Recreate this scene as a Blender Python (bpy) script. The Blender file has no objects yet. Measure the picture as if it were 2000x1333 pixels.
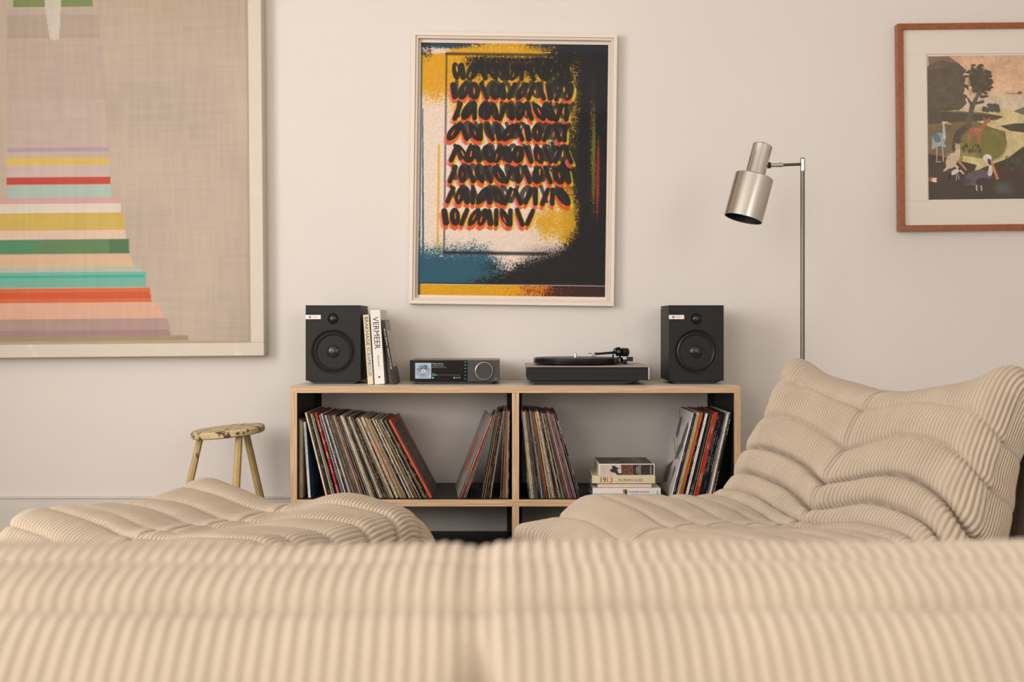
import bpy, bmesh, math, random
import numpy as np
from mathutils import Matrix, Vector
rnd = random.Random(7)
nr = np.random.RandomState(3)
SC = bpy.context.scene
COL = SC.collection

# ------------------------------------------------------------------ camera
CX, CY, F, H = 992.0, 640.0, 2200.0, 0.84
cam_d = bpy.data.cameras.new('camera'); cam = bpy.data.objects.new('camera', cam_d); COL.objects.link(cam)
cam.location = (0, 0, H); cam.rotation_euler = (math.radians(90), 0, 0)
cam_d.sensor_width = 36; cam_d.lens = 36 * F / 2000
cam_d.shift_x = (1000 - CX) / 2000; cam_d.shift_y = (CY - 666.5) / 2000
cam_d.clip_start = 0.05
cam_d.dof.use_dof = True; cam_d.dof.focus_distance = 4.0; cam_d.dof.aperture_fstop = 4.2
SC.camera = cam
def P(px, py, Y): return ((px - CX) / F * Y, Y, H - (py - CY) / F * Y)
def PX(px, Y): return (px - CX) / F * Y
def PZ(py, Y): return H - (py - CY) / F * Y

# ------------------------------------------------------------------ world, light, exposure
w = bpy.data.worlds.new('world'); SC.world = w; w.use_nodes = True
w.node_tree.nodes['Background'].inputs[0].default_value = (0.80, 0.88, 1.0, 1)
w.node_tree.nodes['Background'].inputs[1].default_value = 0.6
vs = SC.view_settings; vs.view_transform = 'Standard'; vs.look = 'None'; vs.gamma = 1; vs.use_curve_mapping = False
vs.exposure = -0.03
def area(name, loc, rot, sx, sy, power, color, spread=180):
    l = bpy.data.lights.new(name, 'AREA'); l.shape = 'RECTANGLE'; l.size = sx; l.size_y = sy
    l.energy = power; l.color = color; l.spread = math.radians(spread)
    o = bpy.data.objects.new(name, l); o.location = loc; o.rotation_euler = rot; COL.objects.link(o); return o
R90 = math.pi / 2
# daylight in the left window opening; both lights behind the camera are added fill
area('window_daylight_left', (-2.75, 1.05, 1.62), (0, -R90, 0), 1.75, 2.3, 125, (1.0, 0.975, 0.955))
area('added_fill_rear', (-1.82, -2.10, 1.65), (-R90, 0, math.pi), 1.35, 1.8, 62, (1.0, 0.97, 0.94))  # fill light added behind the camera, left side

area('added_fill_right', (1.9, -2.10, 1.65), (-R90, 0, math.pi), 1.3, 1.8, 46, (1.0, 0.965, 0.92))  # dimmer fill light, added to even out the back wall

# ------------------------------------------------------------------ helpers
def lin(c):
    return tuple(((x / 255) / 12.92 if x / 255 <= 0.04045 else ((x / 255 + 0.055) / 1.055) ** 2.4) for x in c)
def mat(name, col, rough=0.6, metal=0.0, noise=0.0, nscale=40, bump=0.0, bscale=200, spec=0.5, sheen=0.0, coat=0.0):
    m = bpy.data.materials.new(name); m.use_nodes = True; nt = m.node_tree; b = nt.nodes['Principled BSDF']
    c = lin(col); b.inputs['Base Color'].default_value = (*c, 1)
    b.inputs['Roughness'].default_value = rough; b.inputs['Metallic'].default_value = metal
    b.inputs['Specular IOR Level'].default_value = spec
    if sheen: b.inputs['Sheen Weight'].default_value = sheen; b.inputs['Sheen Roughness'].default_value = .5
    if coat: b.inputs['Coat Weight'].default_value = coat; b.inputs['Coat Roughness'].default_value = .1
    tc = nt.nodes.new('ShaderNodeTexCoord')
    if noise:
        n = nt.nodes.new('ShaderNodeTexNoise'); n.inputs['Scale'].default_value = nscale; n.inputs['Detail'].default_value = 5
        nt.links.new(tc.outputs['Object'], n.inputs['Vector'])
        r = nt.nodes.new('ShaderNodeMapRange'); r.inputs[1].default_value = .3; r.inputs[2].default_value = .7
        r.inputs[3].default_value = 1 - noise; r.inputs[4].default_value = 1 + noise * .6
        nt.links.new(n.outputs[0], r.inputs[0])
        mx = nt.nodes.new('ShaderNodeVectorMath'); mx.operation = 'SCALE'; mx.inputs[0].default_value = c
        nt.links.new(r.outputs[0], mx.inputs['Scale']); nt.links.new(mx.outputs[0], b.inputs['Base Color'])
    if bump:
        n = nt.nodes.new('ShaderNodeTexNoise'); n.inputs['Scale'].default_value = bscale; n.inputs['Detail'].default_value = 4
        nt.links.new(tc.outputs['Object'], n.inputs['Vector'])
        bp = nt.nodes.new('ShaderNodeBump'); bp.inputs['Strength'].default_value = bump; bp.inputs['Distance'].default_value = .002
        nt.links.new(n.outputs[0], bp.inputs['Height']); nt.links.new(bp.outputs[0], b.inputs['Normal'])
    return m
def node(m, t): return m.node_tree.nodes.new(t)
def link(m, a, b): m.node_tree.links.new(a, b)

def empty(name, loc=(0, 0, 0), rot=(0, 0, 0)):
    o = bpy.data.objects.new(name, None); o.location = loc; o.rotation_euler = rot; o.empty_display_size = .05; COL.objects.link(o); return o
def tag(o, label=None, cat=None, group=None, kind=None):
    if label: o['label'] = label
    if cat: o['category'] = cat
    if group: o['group'] = group
    if kind: o['kind'] = kind
    return o
def obj(name, bm, m, parent=None, smooth=False, loc=(0, 0, 0), rot=(0, 0, 0), label=None):
    me = bpy.data.meshes.new(name); bm.normal_update(); bm.to_mesh(me); bm.free()
    for x in (m if isinstance(m, (list, tuple)) else [m]): me.materials.append(x)
    if smooth:
        me.polygons.foreach_set('use_smooth', [True] * len(me.polygons))
        me.set_sharp_from_angle(angle=math.radians(35))
    o = bpy.data.objects.new(name, me); o.location = loc; o.rotation_euler = rot; COL.objects.link(o)
    if parent: o.parent = parent
    if label: o['label'] = label
    return o
def box(bm, x0, x1, y0, y1, z0, z1, bev=0.0, mi=0, seg=2):
    vsx = [bm.verts.new((x, y, z)) for x in (x0, x1) for y in (y0, y1) for z in (z0, z1)]
    idx = [(0, 1, 3, 2), (4, 6, 7, 5), (0, 4, 5, 1), (2, 3, 7, 6), (0, 2, 6, 4), (1, 5, 7, 3)]
    fs = [bm.faces.new([vsx[i] for i in q]) for q in idx]
    for f in fs: f.material_index = mi
    if bev:
        es = list({e for f in fs for e in f.edges})
        bmesh.ops.bevel(bm, geom=es, offset=bev, segments=seg, affect='EDGES', profile=.5)
    return bm
def bx(*a, **k): return box(bmesh.new(), *a, **k)
def lathe(bm, prof, n=48, M=None, closed=False):
    """prof: (r, z) list spun around z; M maps to place"""
    M = M or Matrix(); rings = []
    for r, z in prof:
        if r < 1e-6: rings.append([bm.verts.new(M @ Vector((0, 0, z)))])
        else: rings.append([bm.verts.new(M @ Vector((r * math.cos(2 * math.pi * i / n), r * math.sin(2 * math.pi * i / n), z))) for i in range(n)])
    for a, b in zip(rings, rings[1:]):
        for i in range(n):
            j = (i + 1) % n
            if len(a) == 1 and len(b) == 1: continue
            if len(a) == 1: bm.faces.new((a[0], b[j], b[i]))
            elif len(b) == 1: bm.faces.new((a[i], a[j], b[0]))
            else: bm.faces.new((a[i], a[j], b[j], b[i]))
    bmesh.ops.recalc_face_normals(bm, faces=bm.faces[:])
    return bm
def aim(p, q):
    """matrix whose z axis runs from p to q, origin p"""
    p, q = Vector(p), Vector(q); d = (q - p).normalized()
    return Matrix.Translation(p) @ d.to_track_quat('Z', 'Y').to_matrix().to_4x4()
def rod(bm, p, q, r0, r1=None, n=16, cap=True):
    r1 = r0 if r1 is None else r1; L = (Vector(q) - Vector(p)).length
    pr = [(r0, 0), (r1, L)]
    if cap: pr = [(0, 0)] + pr + [(0, L)]
    return lathe(bm, pr, n, aim(p, q))
def prism(bm, pts, y0, y1, mi=0):
    """pts in (x,z), extruded along y"""
    a = [bm.verts.new((x, y0, z)) for x, z in pts]; b = [bm.verts.new((x, y1, z)) for x, z in pts]
    n = len(pts); fs = [bm.faces.new(a), bm.faces.new(b[::-1])]
    for i in range(n): fs.append(bm.faces.new((a[i], b[i], b[(i + 1) % n], a[(i + 1) % n])))
    for f in fs: f.material_index = mi
    bmesh.ops.recalc_face_normals(bm, faces=bm.faces[:])
    return bm
def grid_mesh(name, V, m, parent=None, cols=None, closed_u=False):
    """V: (nv,ns,3) array -> mesh; cols: (nv,ns,3) linear colours"""
    nv, ns = V.shape[:2]; me = bpy.data.meshes.new(name)
    me.vertices.add(nv * ns); me.vertices.foreach_set('co', V.reshape(-1).astype(np.float32))
    i = np.arange((nv - 1) * (ns - 1)); a = (i // (ns - 1)) * ns + i % (ns - 1)
    q = np.stack([a, a + 1, a + ns + 1, a + ns], 1).reshape(-1).astype(np.int32); nf = len(i)
    me.loops.add(nf * 4); me.loops.foreach_set('vertex_index', q)
    me.polygons.add(nf); me.polygons.foreach_set('loop_start', (np.arange(nf) * 4).astype(np.int32))
    me.polygons.foreach_set('use_smooth', np.ones(nf, dtype=bool))
    me.update(calc_edges=True); me.materials.append(m)
    if cols is not None:
        at = me.color_attributes.new('Paint', 'FLOAT_COLOR', 'POINT')
        c = np.ones((nv * ns, 4), np.float32); c[:, :3] = cols.reshape(-1, 3); at.data.foreach_set('color', c.reshape(-1))
    o = bpy.data.objects.new(name, me); COL.objects.link(o)
    if parent: o.parent = parent
    return o
def text(name, s, m, parent, loc, fit, rot=(R90, 0, 0), depth=0.0, label=None):
    """lettering fitted to fit=(width,height) centred at loc, in the plane given by rot"""
    cu = bpy.data.curves.new(name, 'FONT'); cu.body = s; cu.size = 1; cu.align_x = 'CENTER'; cu.resolution_u = 3
    t = bpy.data.objects.new(name, cu); COL.objects.link(t)
    dg = bpy.context.evaluated_depsgraph_get(); dg.update()
    me = bpy.data.meshes.new_from_object(t.evaluated_get(dg)); bpy.data.objects.remove(t); bpy.data.curves.remove(cu)
    n = len(me.vertices); co = np.zeros(n * 3, np.float32); me.vertices.foreach_get('co', co); co = co.reshape(-1, 3)
    mn, mx = co.min(0), co.max(0); c = (mn + mx) / 2; co -= c
    co[:, 0] *= fit[0] / max(1e-6, mx[0] - mn[0]); co[:, 1] *= fit[1] / max(1e-6, mx[1] - mn[1]); co[:, 2] = 0
    me.vertices.foreach_set('co', co.reshape(-1)); me.update()
    me.materials.clear(); me.materials.append(m); me.name = name
    o = bpy.data.objects.new(name, me); o.location = loc; o.rotation_euler = rot; COL.objects.link(o); o.parent = parent
    if label: o['label'] = label
    return o

# ---- painter for flat artworks (colours in sRGB 0-255, coordinates in canvas pixels)
def vnoise(h, w, cell, seed=0, cy=None):
    cy = cy or cell; r = np.random.RandomState(seed); gh, gw = int(h / cy) + 3, int(w / cell) + 3
    g = r.rand(gh, gw); y = np.arange(h) / cy; x = np.arange(w) / cell
    yi, xi = y.astype(int), x.astype(int); fy, fx = (y - yi)[:, None], (x - xi)[None, :]
    fy, fx = fy * fy * (3 - 2 * fy), fx * fx * (3 - 2 * fx)
    a = g[np.ix_(yi, xi)]; b = g[np.ix_(yi, xi + 1)]; c = g[np.ix_(yi + 1, xi)]; d = g[np.ix_(yi + 1, xi + 1)]
    return (a * (1 - fx) + b * fx) * (1 - fy) + (c * (1 - fx) + d * fx) * fy
class Canvas:
    def __init__(s, w, h, col):
        s.w, s.h = w, h; s.a = np.ones((h, w, 3)) * np.array(col, float)
        s.y, s.x = np.mgrid[0:h, 0:w].astype(float)
    def mix(s, mask, col):
        mask = np.clip(mask, 0, 1)[..., None]; s.a = s.a * (1 - mask) + np.array(col, float) * mask
    def rect(s, x0, y0, x1, y1, col, al=1, soft=1.0):
        m = np.clip((s.x - x0) / soft + .5, 0, 1) * np.clip((x1 - s.x) / soft + .5, 0, 1) * np.clip((s.y - y0) / soft + .5, 0, 1) * np.clip((y1 - s.y) / soft + .5, 0, 1)
        s.mix(m * al, col)
    def ell(s, cx, cy, rx, ry, col, al=1, ang=0, soft=.08):
        c, q = math.cos(ang), math.sin(ang); dx, dy = s.x - cx, s.y - cy
        d = np.sqrt(((dx * c + dy * q) / rx) ** 2 + ((-dx * q + dy * c) / ry) ** 2)
        s.mix(np.clip((1 - d) / soft, 0, 1) * al, col)
    def poly(s, pts, col, al=1):
        ins = np.zeros((s.h, s.w), bool); n = len(pts)
        for i in range(n):
            (x1, y1), (x2, y2) = pts[i], pts[(i + 1) % n]
            if y1 == y2: continue
            c = ((y1 > s.y) != (y2 > s.y)) & (s.x < (x2 - x1) * (s.y - y1) / (y2 - y1) + x1); ins ^= c
        s.mix(ins * al, col)
    def seg(s, x0, y0, x1, y1, r, col, al=1, r2=None, soft=1.0):
        dx, dy = x1 - x0, y1 - y0; L = dx * dx + dy * dy + 1e-9
        t = np.clip(((s.x - x0) * dx + (s.y - y0) * dy) / L, 0, 1)
        d = np.hypot(s.x - x0 - t * dx, s.y - y0 - t * dy); rr = r + ((r2 if r2 is not None else r) - r) * t
        s.mix(np.clip((rr - d) / soft + .5, 0, 1) * al, col)
    def line(s, pts, r, col, al=1):
        for a, b in zip(pts, pts[1:]): s.seg(*a, *b, r, col, al)
    def linear(s):
        v = np.clip(s.a / 255, 0, 1); return np.where(v <= .04045, v / 12.92, ((v + .055) / 1.055) ** 2.4)
def paint_mat(name, rough=.6, coat=0.0):
    m = mat(name, (200, 200, 200), rough, coat=coat); a = node(m, 'ShaderNodeAttribute'); a.attribute_name = 'Paint'
    link(m, a.outputs['Color'], m.node_tree.nodes['Principled BSDF'].inputs['Base Color']); return m
def canvas_obj(name, cv, x0, x1, z0, z1, y, m, parent, plane='XZ', flip=False):
    """canvas as a flat sheet: XZ plane facing -y at y; or YZ plane at x=y facing +/-x"""
    u = np.linspace(0, 1, cv.w)[None, :].repeat(cv.h, 0); v = np.linspace(1, 0, cv.h)[:, None].repeat(cv.w, 1)
    V = np.zeros((cv.h, cv.w, 3)); A = x0 + (x1 - x0) * u; B = z0 + (z1 - z0) * v
    if plane == 'XZ': V[..., 0], V[..., 1], V[..., 2] = A, y, B
    elif plane == 'YZ': V[..., 0], V[..., 1], V[..., 2] = y, A, B
    else: V[..., 0], V[..., 1], V[..., 2] = A, B, y
    return grid_mesh(name, V, m, parent, cv.linear())

# ------------------------------------------------------------------ materials
M_wall = mat('painted wall', (221, 214, 207), .75, noise=.012, nscale=2.2, bump=.08, bscale=60)
M_base = mat('painted skirting', (208, 202, 194), .5, noise=.03, nscale=9)
M_ceil = mat('ceiling paint', (232, 228, 222), .8)
M_black = mat('black laminate', (19, 18, 18), .55, noise=.15, nscale=30)
M_matte = mat('matte black', (17, 16, 16), .55, bump=.15, bscale=900, spec=.35)
M_gloss = mat('gloss black', (10, 10, 11), .12)
M_rub = mat('rubber black', (20, 20, 21), .45)
M_chrome = mat('chrome', (215, 210, 205), .15, 1)
M_top = mat('cream laminate', (216, 206, 190), .45, noise=.03, nscale=20)
M_paper = mat('page block', (226, 214, 192), .8, noise=.08, nscale=300)
M_white = mat('white card', (228, 222, 216), .55)
M_ink = mat('black ink', (28, 26, 26), .6)
M_red = mat('red ink', (208, 52, 30), .6)
M_glass = mat('picture glazing', (255, 255, 255), .02)
b = M_glass.node_tree.nodes['Principled BSDF']; b.inputs['Transmission Weight'].default_value = 1; b.inputs['IOR'].default_value = 1.0
b.inputs['Specular IOR Level'].default_value = .5
# thin glazing: clear with a reflection that grows towards grazing angles
nt = M_glass.node_tree; tr = node(M_glass, 'ShaderNodeBsdfTransparent'); gl = node(M_glass, 'ShaderNodeBsdfGlossy'); gl.inputs['Roughness'].default_value = .03
lw = node(M_glass, 'ShaderNodeLayerWeight'); pw = node(M_glass, 'ShaderNodeMath'); pw.operation = 'POWER'; pw.inputs[1].default_value = 5
ma = node(M_glass, 'ShaderNodeMath'); ma.operation = 'MULTIPLY_ADD'; ma.inputs[1].default_value = .9; ma.inputs[2].default_value = .014; ms = node(M_glass, 'ShaderNodeMixShader')
link(M_glass, lw.outputs['Facing'], pw.inputs[0]); link(M_glass, pw.outputs[0], ma.inputs[0])
link(M_glass, ma.outputs[0], ms.inputs[0]); link(M_glass, tr.outputs[0], ms.inputs[1]); link(M_glass, gl.outputs[0], ms.inputs[2])
link(M_glass, ms.outputs[0], nt.nodes['Material Output'].inputs['Surface'])

def ply_mat(name, axis):
    """birch plywood edge: plies are stripes across `axis` (object space)"""
    m = mat(name, (200, 165, 122), .55); tc = node(m, 'ShaderNodeTexCoord'); sp = node(m, 'ShaderNodeSeparateXYZ')
    link(m, tc.outputs['Object'], sp.inputs[0])
    wv = node(m, 'ShaderNodeMath'); wv.operation = 'MULTIPLY'; wv.inputs[1].default_value = 2 * math.pi / .0034
    nz = node(m, 'ShaderNodeTexNoise'); nz.inputs['Scale'].default_value = 6; nz.inputs['Detail'].default_value = 6
    mp = node(m, 'ShaderNodeMapping'); mp.inputs['Scale'].default_value = (1 if axis != 'X' else 60, 1, 1 if axis != 'Z' else 60)
    link(m, tc.outputs['Object'], mp.inputs[0]); link(m, mp.outputs[0], nz.inputs['Vector'])
    link(m, sp.outputs[axis], wv.inputs[0]); sn = node(m, 'ShaderNodeMath'); sn.operation = 'SINE'; link(m, wv.outputs[0], sn.inputs[0])
    ad = node(m, 'ShaderNodeMath'); ad.operation = 'MULTIPLY_ADD'; ad.inputs[1].default_value = .22; link(m, sn.outputs[0], ad.inputs[0]); link(m, nz.outputs[0], ad.inputs[2])
    cr = node(m, 'ShaderNodeValToRGB'); cr.color_ramp.elements[0].position = .25; cr.color_ramp.elements[0].color = (*lin((148, 108, 72)), 1)
    cr.color_ramp.elements[1].position = .62; cr.color_ramp.elements[1].color = (*lin((222, 190, 150)), 1)
    link(m, ad.outputs[0], cr.inputs[0]); link(m, cr.outputs[0], m.node_tree.nodes['Principled BSDF'].inputs['Base Color']); return m
M_plyh = ply_mat('plywood edge across', 'Z'); M_plyv = ply_mat('plywood edge upright', 'X')

# ------------------------------------------------------------------ room
WY = 4.455
XL, XR, YB, ZC = -2.8, 3.0, -2.2, 2.9
def struct(name, bm, m): o = obj(name, bm, m); o['kind'] = 'structure'; return o
M_floor = mat('oak floor', (150, 118, 86), .5)
tc = node(M_floor, 'ShaderNodeTexCoord'); br = node(M_floor, 'ShaderNodeTexBrick'); br.inputs['Scale'].default_value = 1
br.inputs['Brick Width'].default_value = 1.6; br.inputs['Row Height'].default_value = .12; br.inputs['Mortar Size'].default_value = .002
br.inputs['Color1'].default_value = (*lin((160, 142, 122)), 1); br.inputs['Color2'].default_value = (*lin((144, 126, 106)), 1); br.inputs['Mortar'].default_value = (.03, .02, .015, 1)
link(M_floor, tc.outputs['Object'], br.inputs['Vector']); link(M_floor, br.outputs[0], M_floor.node_tree.nodes['Principled BSDF'].inputs['Base Color'])
struct('floor', bx(XL - .2, XR + .2, YB - .2, WY + .2, -.1, 0), M_floor)
struct('ceiling', bx(XL - .2, XR + .2, YB - .2, WY + .2, ZC, ZC + .1), M_ceil)
struct('wall_back', bx(XL - .2, XR + .2, WY, WY + .2, 0, ZC), M_wall)
struct('wall_right', bx(XR, XR + .2, YB, WY, 0, ZC), M_wall)
def wall_with_hole(name, fixed, a0, a1, h0, h1, w0, w1, axis):
    bm = bmesh.new()
    for (p, q, r, s) in ((a0, h0, 0, ZC), (h1, a1, 0, ZC), (h0, h1, 0, w0), (h0, h1, w1, ZC)):
        if axis == 'Y': box(bm, fixed - .2, fixed, p, q, r, s)
        else: box(bm, p, q, fixed - .2, fixed, r, s)
    return struct(name, bm, M_wall)
wall_with_hole('wall_left', XL, YB, WY, -.2, 2.3, .72, 2.52, 'Y')
bm = bmesh.new()
for (p, q, r, t) in ((XL, -2.55, 0, ZC), (-1.1, 1.2, 0, ZC), (2.6, XR, 0, ZC), (-2.55, -1.1, 0, .7), (-2.55, -1.1, 2.6, ZC), (1.2, 2.6, 0, .7), (1.2, 2.6, 2.6, ZC)): box(bm, p, q, YB - .2, YB, r, t)
struct('wall_front', bm, M_wall)
def window(name, fixed, h0, h1, w0, w1, axis, n):
    bm = bmesh.new(); t = .05
    def b_(p, q, r, s):
        if axis == 'Y': box(bm, fixed - .14, fixed - .08, p, q, r, s)
        else: box(bm, p, q, fixed - .14, fixed - .08, r, s)
    b_(h0, h1, w0, w0 + t); b_(h0, h1, w1 - t, w1)
    for i in range(n + 1):
        c = h0 + (h1 - h0) * i / n; b_(max(h0, c - t / 2), min(h1, c + t / 2), w0 + t, w1 - t)
    return struct(name, bm, M_base)
window('window_1', XL, -.2, 2.3, .72, 2.52, 'Y', 3)
window('added_window_2', YB, -2.55, -1.1, .7, 2.6, 'X', 2)  # unseen window, added to house the rear fill light
window('added_window_3', YB, 1.2, 2.6, .7, 2.6, 'X', 2)  # unseen window, added for the fill light at rear right
bb = bmesh.new(); zb = PZ(971, WY - .018)
box(bb, XL, XR, WY - .016, WY, 0, zb - .012); prism_pts = None
box(bb, XL, XR, WY - .011, WY, zb - .012, zb - .007); box(bb, XL, XR, WY - .018, WY, zb - .007, zb, bev=.0015)
struct('baseboard_back', bb, M_base)

# ------------------------------------------------------------------ corduroy cushions
M_cord = mat('beige corduroy', (188, 172, 152), .95, noise=.06, nscale=14, bump=.35, bscale=1600, spec=.1, sheen=.12)
def catmull(C, n=24):
    C = np.array(C, float); out = []
    E = np.vstack([2 * C[0] - C[1], C, 2 * C[-1] - C[-2]])
    for i in range(1, len(E) - 2):
        t = np.linspace(0, 1, n, endpoint=False)[:, None]; p0, p1, p2, p3 = E[i - 1], E[i], E[i + 1], E[i + 2]
        out.append(.5 * (2 * p1 + (p2 - p0) * t + (2 * p0 - 5 * p1 + 4 * p2 - p3) * t ** 2 + (3 * p1 - p0 - 3 * p2 + p3) * t ** 3))
    out.append(C[-1:]); return np.vstack(out)
def cushion(name, ctrl, W, creases, frame, dv=.0075, pitch=.0115, rib=.0072, ears=(), valley=0.0, R=.065, per=8, sagw=.17, seed=1, tuft=.5, droop=0.0, bumps=(), notch=0.0, seam=.010, wavy=.004):
    """quilted ribbed body. ctrl: (e,z, core_e,core_z); creases: (e,z,depth,sag); frame=(B,f,d): position = B + f*e + d*u + z"""
    prof = catmull(ctrl); seg = np.hypot(*np.diff(prof[:, :2], axis=0).T); s = np.r_[0, np.cumsum(seg)]
    nv = int(s[-1] / dv); v = np.linspace(0, s[-1], nv)
    p = np.stack([np.interp(v, s, prof[:, k]) for k in range(4)], 1)
    flat = W / 2 - R; arc = R * math.pi / 2; wall = .22
    half = flat + arc + wall; nh = int(half / (pitch / per)); S = np.arange(-nh, nh + 1) * pitch / per; ns = len(S); half = S[-1]
    aS = np.abs(S); sg = np.sign(S)
    phi = np.clip((aS - flat) / R, 0, math.pi / 2); lat = np.where(aS < flat, aS, flat + R * np.sin(phi))
    wf = np.clip((aS - flat - arc) / wall, 0, 1)                      # along the side panel
    bulge = .022 * np.sin(np.pi * np.clip(wf, 0, 1)) ; lat = lat + bulge
    inw = R * (1 - np.cos(phi))
    PQ = p[:, 2:] - p[:, :2]; L = np.hypot(PQ[:, 0], PQ[:, 1]); dirv = PQ / L[:, None]
    depth = np.minimum(inw[None, :], .6 * L[:, None]); depth = depth + wf[None, :] * (L[:, None] - np.minimum(R, .6 * L)[:, None])
    E = p[:, 0][:, None] + dirv[:, 0][:, None] * depth; Z = p[:, 1][:, None] + dirv[:, 1][:, None] * depth
    U = (W / 2 + sg * lat)[None, :].repeat(nv, 0)
    u01 = U / W
    # valley in the middle of the width
    edge = np.exp(-(np.abs(u01 - tuft) / .2) ** 2)
    hor = np.clip(np.interp(v, s, np.r_[0, np.abs(np.diff(prof[:, 0])) / (seg + 1e-9)]), 0, 1)
    top = np.clip((Z - .2) / .12, 0, 1)
    if valley: Z = Z - valley * edge * hor[:, None] ** 2 * top
    for (be, bu, ba, re_, ru_) in bumps: Z = Z + ba * np.exp(-((E - be) / re_) ** 2 - ((U - bu) / ru_) ** 2) * np.clip((Z - .15) / .15, 0, 1)
    U = U + .005 * (vnoise(nv, ns, 300, seed + 5, 9) - .5) * 2
    X3 = np.stack([E, U, Z], 2)
    def normals(X):
        gv = np.gradient(X, axis=0); gs = np.gradient(X, axis=1); n = np.cross(gv, gs)
        n /= np.linalg.norm(n, axis=2, keepdims=True) + 1e-12; return n
    N = normals(X3)
    cen = np.array([[p[:, 0].mean(), W / 2, p[:, 1].mean()]])
    k = nv // 2; ks = ns // 2
    if np.dot(N[k, ks], np.array([p[k, 0] - p[k, 2], 0, p[k, 1] - p[k, 3]])) < 0: N = -N; flip = True
    else: flip = False
    # crease lines
    r = np.random.RandomState(seed); cl = []
    for (ce, cz, dp, sag) in creases:
        i = np.argmin((p[:, 0] - ce) ** 2 + (p[:, 1] - cz) ** 2); cl.append((v[i], dp, sag))
    cl.sort()
    shape = np.exp(-(np.abs(u01[0] - tuft) / sagw) ** 1.1)
    edroop = np.clip((np.abs(u01[0] - .5) - .33) / .17, 0, 1) ** 2
    lines = []
    for (vi, dp, sag) in cl:
        wob = wavy * np.interp(S, np.linspace(-half, half, 14), r.randn(14)) * (aS < flat + arc)
        lines.append((vi - sag * shape - .25 * sag * edroop - droop * min(1, sag / .05) * np.clip((u01[0] - .70) / .30, 0, 1) ** 1.6 + wob, dp))
    VV = v[:, None]; puff = np.zeros((nv, ns))
    fade = (1 - .75 * wf)[None, :]
    tuftamp = 1 + (.6 if seam > .005 else 0) * np.exp(-(np.abs(u01[0] - tuft) / .06) ** 2)
    for (l0, d0), (l1, d1) in zip(lines, lines[1:]):
        t = (VV - l0[None, :]) / np.maximum(1e-4, (l1 - l0)[None, :]); ins = (t >= 0) & (t < 1); t = np.clip(t, 0, 1)
        d = (d0 * (1 - t) + d1 * t); puff += ins * (np.sqrt(np.clip(1 - np.abs(2 * t - 1) ** 3, 0, 1)) * d)
    for (l0, d0) in lines: puff -= .55 * d0 * np.exp(-((VV - l0[None, :]) / .006) ** 2)
    puff *= fade * tuftamp[None, :]
    puff -= seam * np.exp(-((u01 - tuft) * W / .014) ** 2)                 # centre seam
    if notch: puff -= notch * np.exp(-((u01 - tuft) * W / .011) ** 2) * np.clip((.612 - Z) / .025, 0, 1) * (E < .2)
    puff += .003 * (vnoise(nv, ns, 160, seed, 18) - .5) * 2
    # pinched corners
    for (ee, ez, side, hgt, lw, vw, de, dz, du) in ears:
        i = np.argmin((p[:, 0] - ee) ** 2 + (p[:, 1] - ez) ** 2)
        uc = 0 if side < 0 else W
        g = np.exp(-(np.abs(U - uc) / lw) ** 1.5 - (np.abs(VV - v[i]) / vw) ** 2) * np.exp(-(wf[None, :] / .35) ** 2)
        X3[..., 0] += g * de; X3[..., 2] += g * dz; X3[..., 1] += g * du
    N2 = normals(X3); N2 = -N2 if flip else N2
    X3 = X3 + N2 * puff[..., None]
    N3 = normals(X3); N3 = -N3 if flip else N3
    ph = np.repeat(S[None, :] / pitch, nv, 0)
    rb = np.abs(np.sin(math.pi * ph)) ** .8
    gr = np.ones((nv, ns))
    for (l0, d0) in lines: gr -= .45 * np.exp(-((VV - l0[None, :]) / .006) ** 2)
    X3 = X3 + N3 * (rib * (rb - .5) * gr)[..., None]
    X3[..., 2] = np.maximum(X3[..., 2], .0)
    B, f, d = [np.array(q, float) for q in frame]
    Wd = np.zeros_like(X3)
    Wd[..., 0] = B[0] + f[0] * X3[..., 0] + d[0] * X3[..., 1]; Wd[..., 1] = B[1] + f[1] * X3[..., 0] + d[1] * X3[..., 1]; Wd[..., 2] = X3[..., 2]
    c0 = np.array([*(B[:2] + f * .5 + d * W / 2), 0]); Wd -= c0
    o = grid_mesh(name, Wd, M_cord); o.location = c0; return o

CH = [(.92, .0, .7, .0), (.945, .10, .75, .08), (.965, .19, .76, .14), (.965, .262, .76, .17), (.93, .318, .75, .19), (.87, .352, .72, .19), (.79, .364, .7, .18), (.57, .338, .55, .16), (.43, .328, .42, .15),
      (.34, .358, .26, .18), (.285, .43, .17, .30), (.24, .53, .13, .42), (.19, .62, .10, .52), (.14, .672, .08, .56), (.09, .683, .07, .57), (.03, .665, .06, .55), (-.01, .60, .05, .50), (-.02, .5, .06, .40), (-.02, .3, .1, .25), (.0, .12, .15, .1), (.03, .0, .2, .0)]
CC = [(.94, .05, .01, 0), (.965, .22, .014, 0), (.90, .34, .008, .01), (.787, .364, .012, .01), (.69, .352, .018, .01), (.575, .336, .024, .015), (.475, .33, .024, .02), (.40, .335, .024, .035), (.345, .355, .026, .05),
      (.298, .41, .030, .065), (.262, .485, .034, .08), (.215, .585, .012, .075), (.155, .66, .009, .045), (.03, .65, .012, .0), (-.02, .5, .015, 0), (-.02, .25, .012, 0), (.02, .05, .01, 0)]
ears = [(.10, .68, -1, 0, .085, .09, -.01, .075, -.012), (.10, .68, 1, 0, .095, .09, -.01, .072, .0),
        (.95, .29, -1, 0, .11, .05, .085, .03, -.01), (.95, .29, 1, 0, .12, .055, .085, .01, .01)]
fv = Vector((-.917, -.40)).normalized(); dv_ = Vector((.40, -.917)).normalized()
o = cushion('lounge_chair', CH, .86, CC, ((.960, 3.50), fv, dv_), ears=ears, valley=.035, droop=.06, dv=.0052, bumps=[(.93, .0, -.03, .06, .14)])
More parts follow.
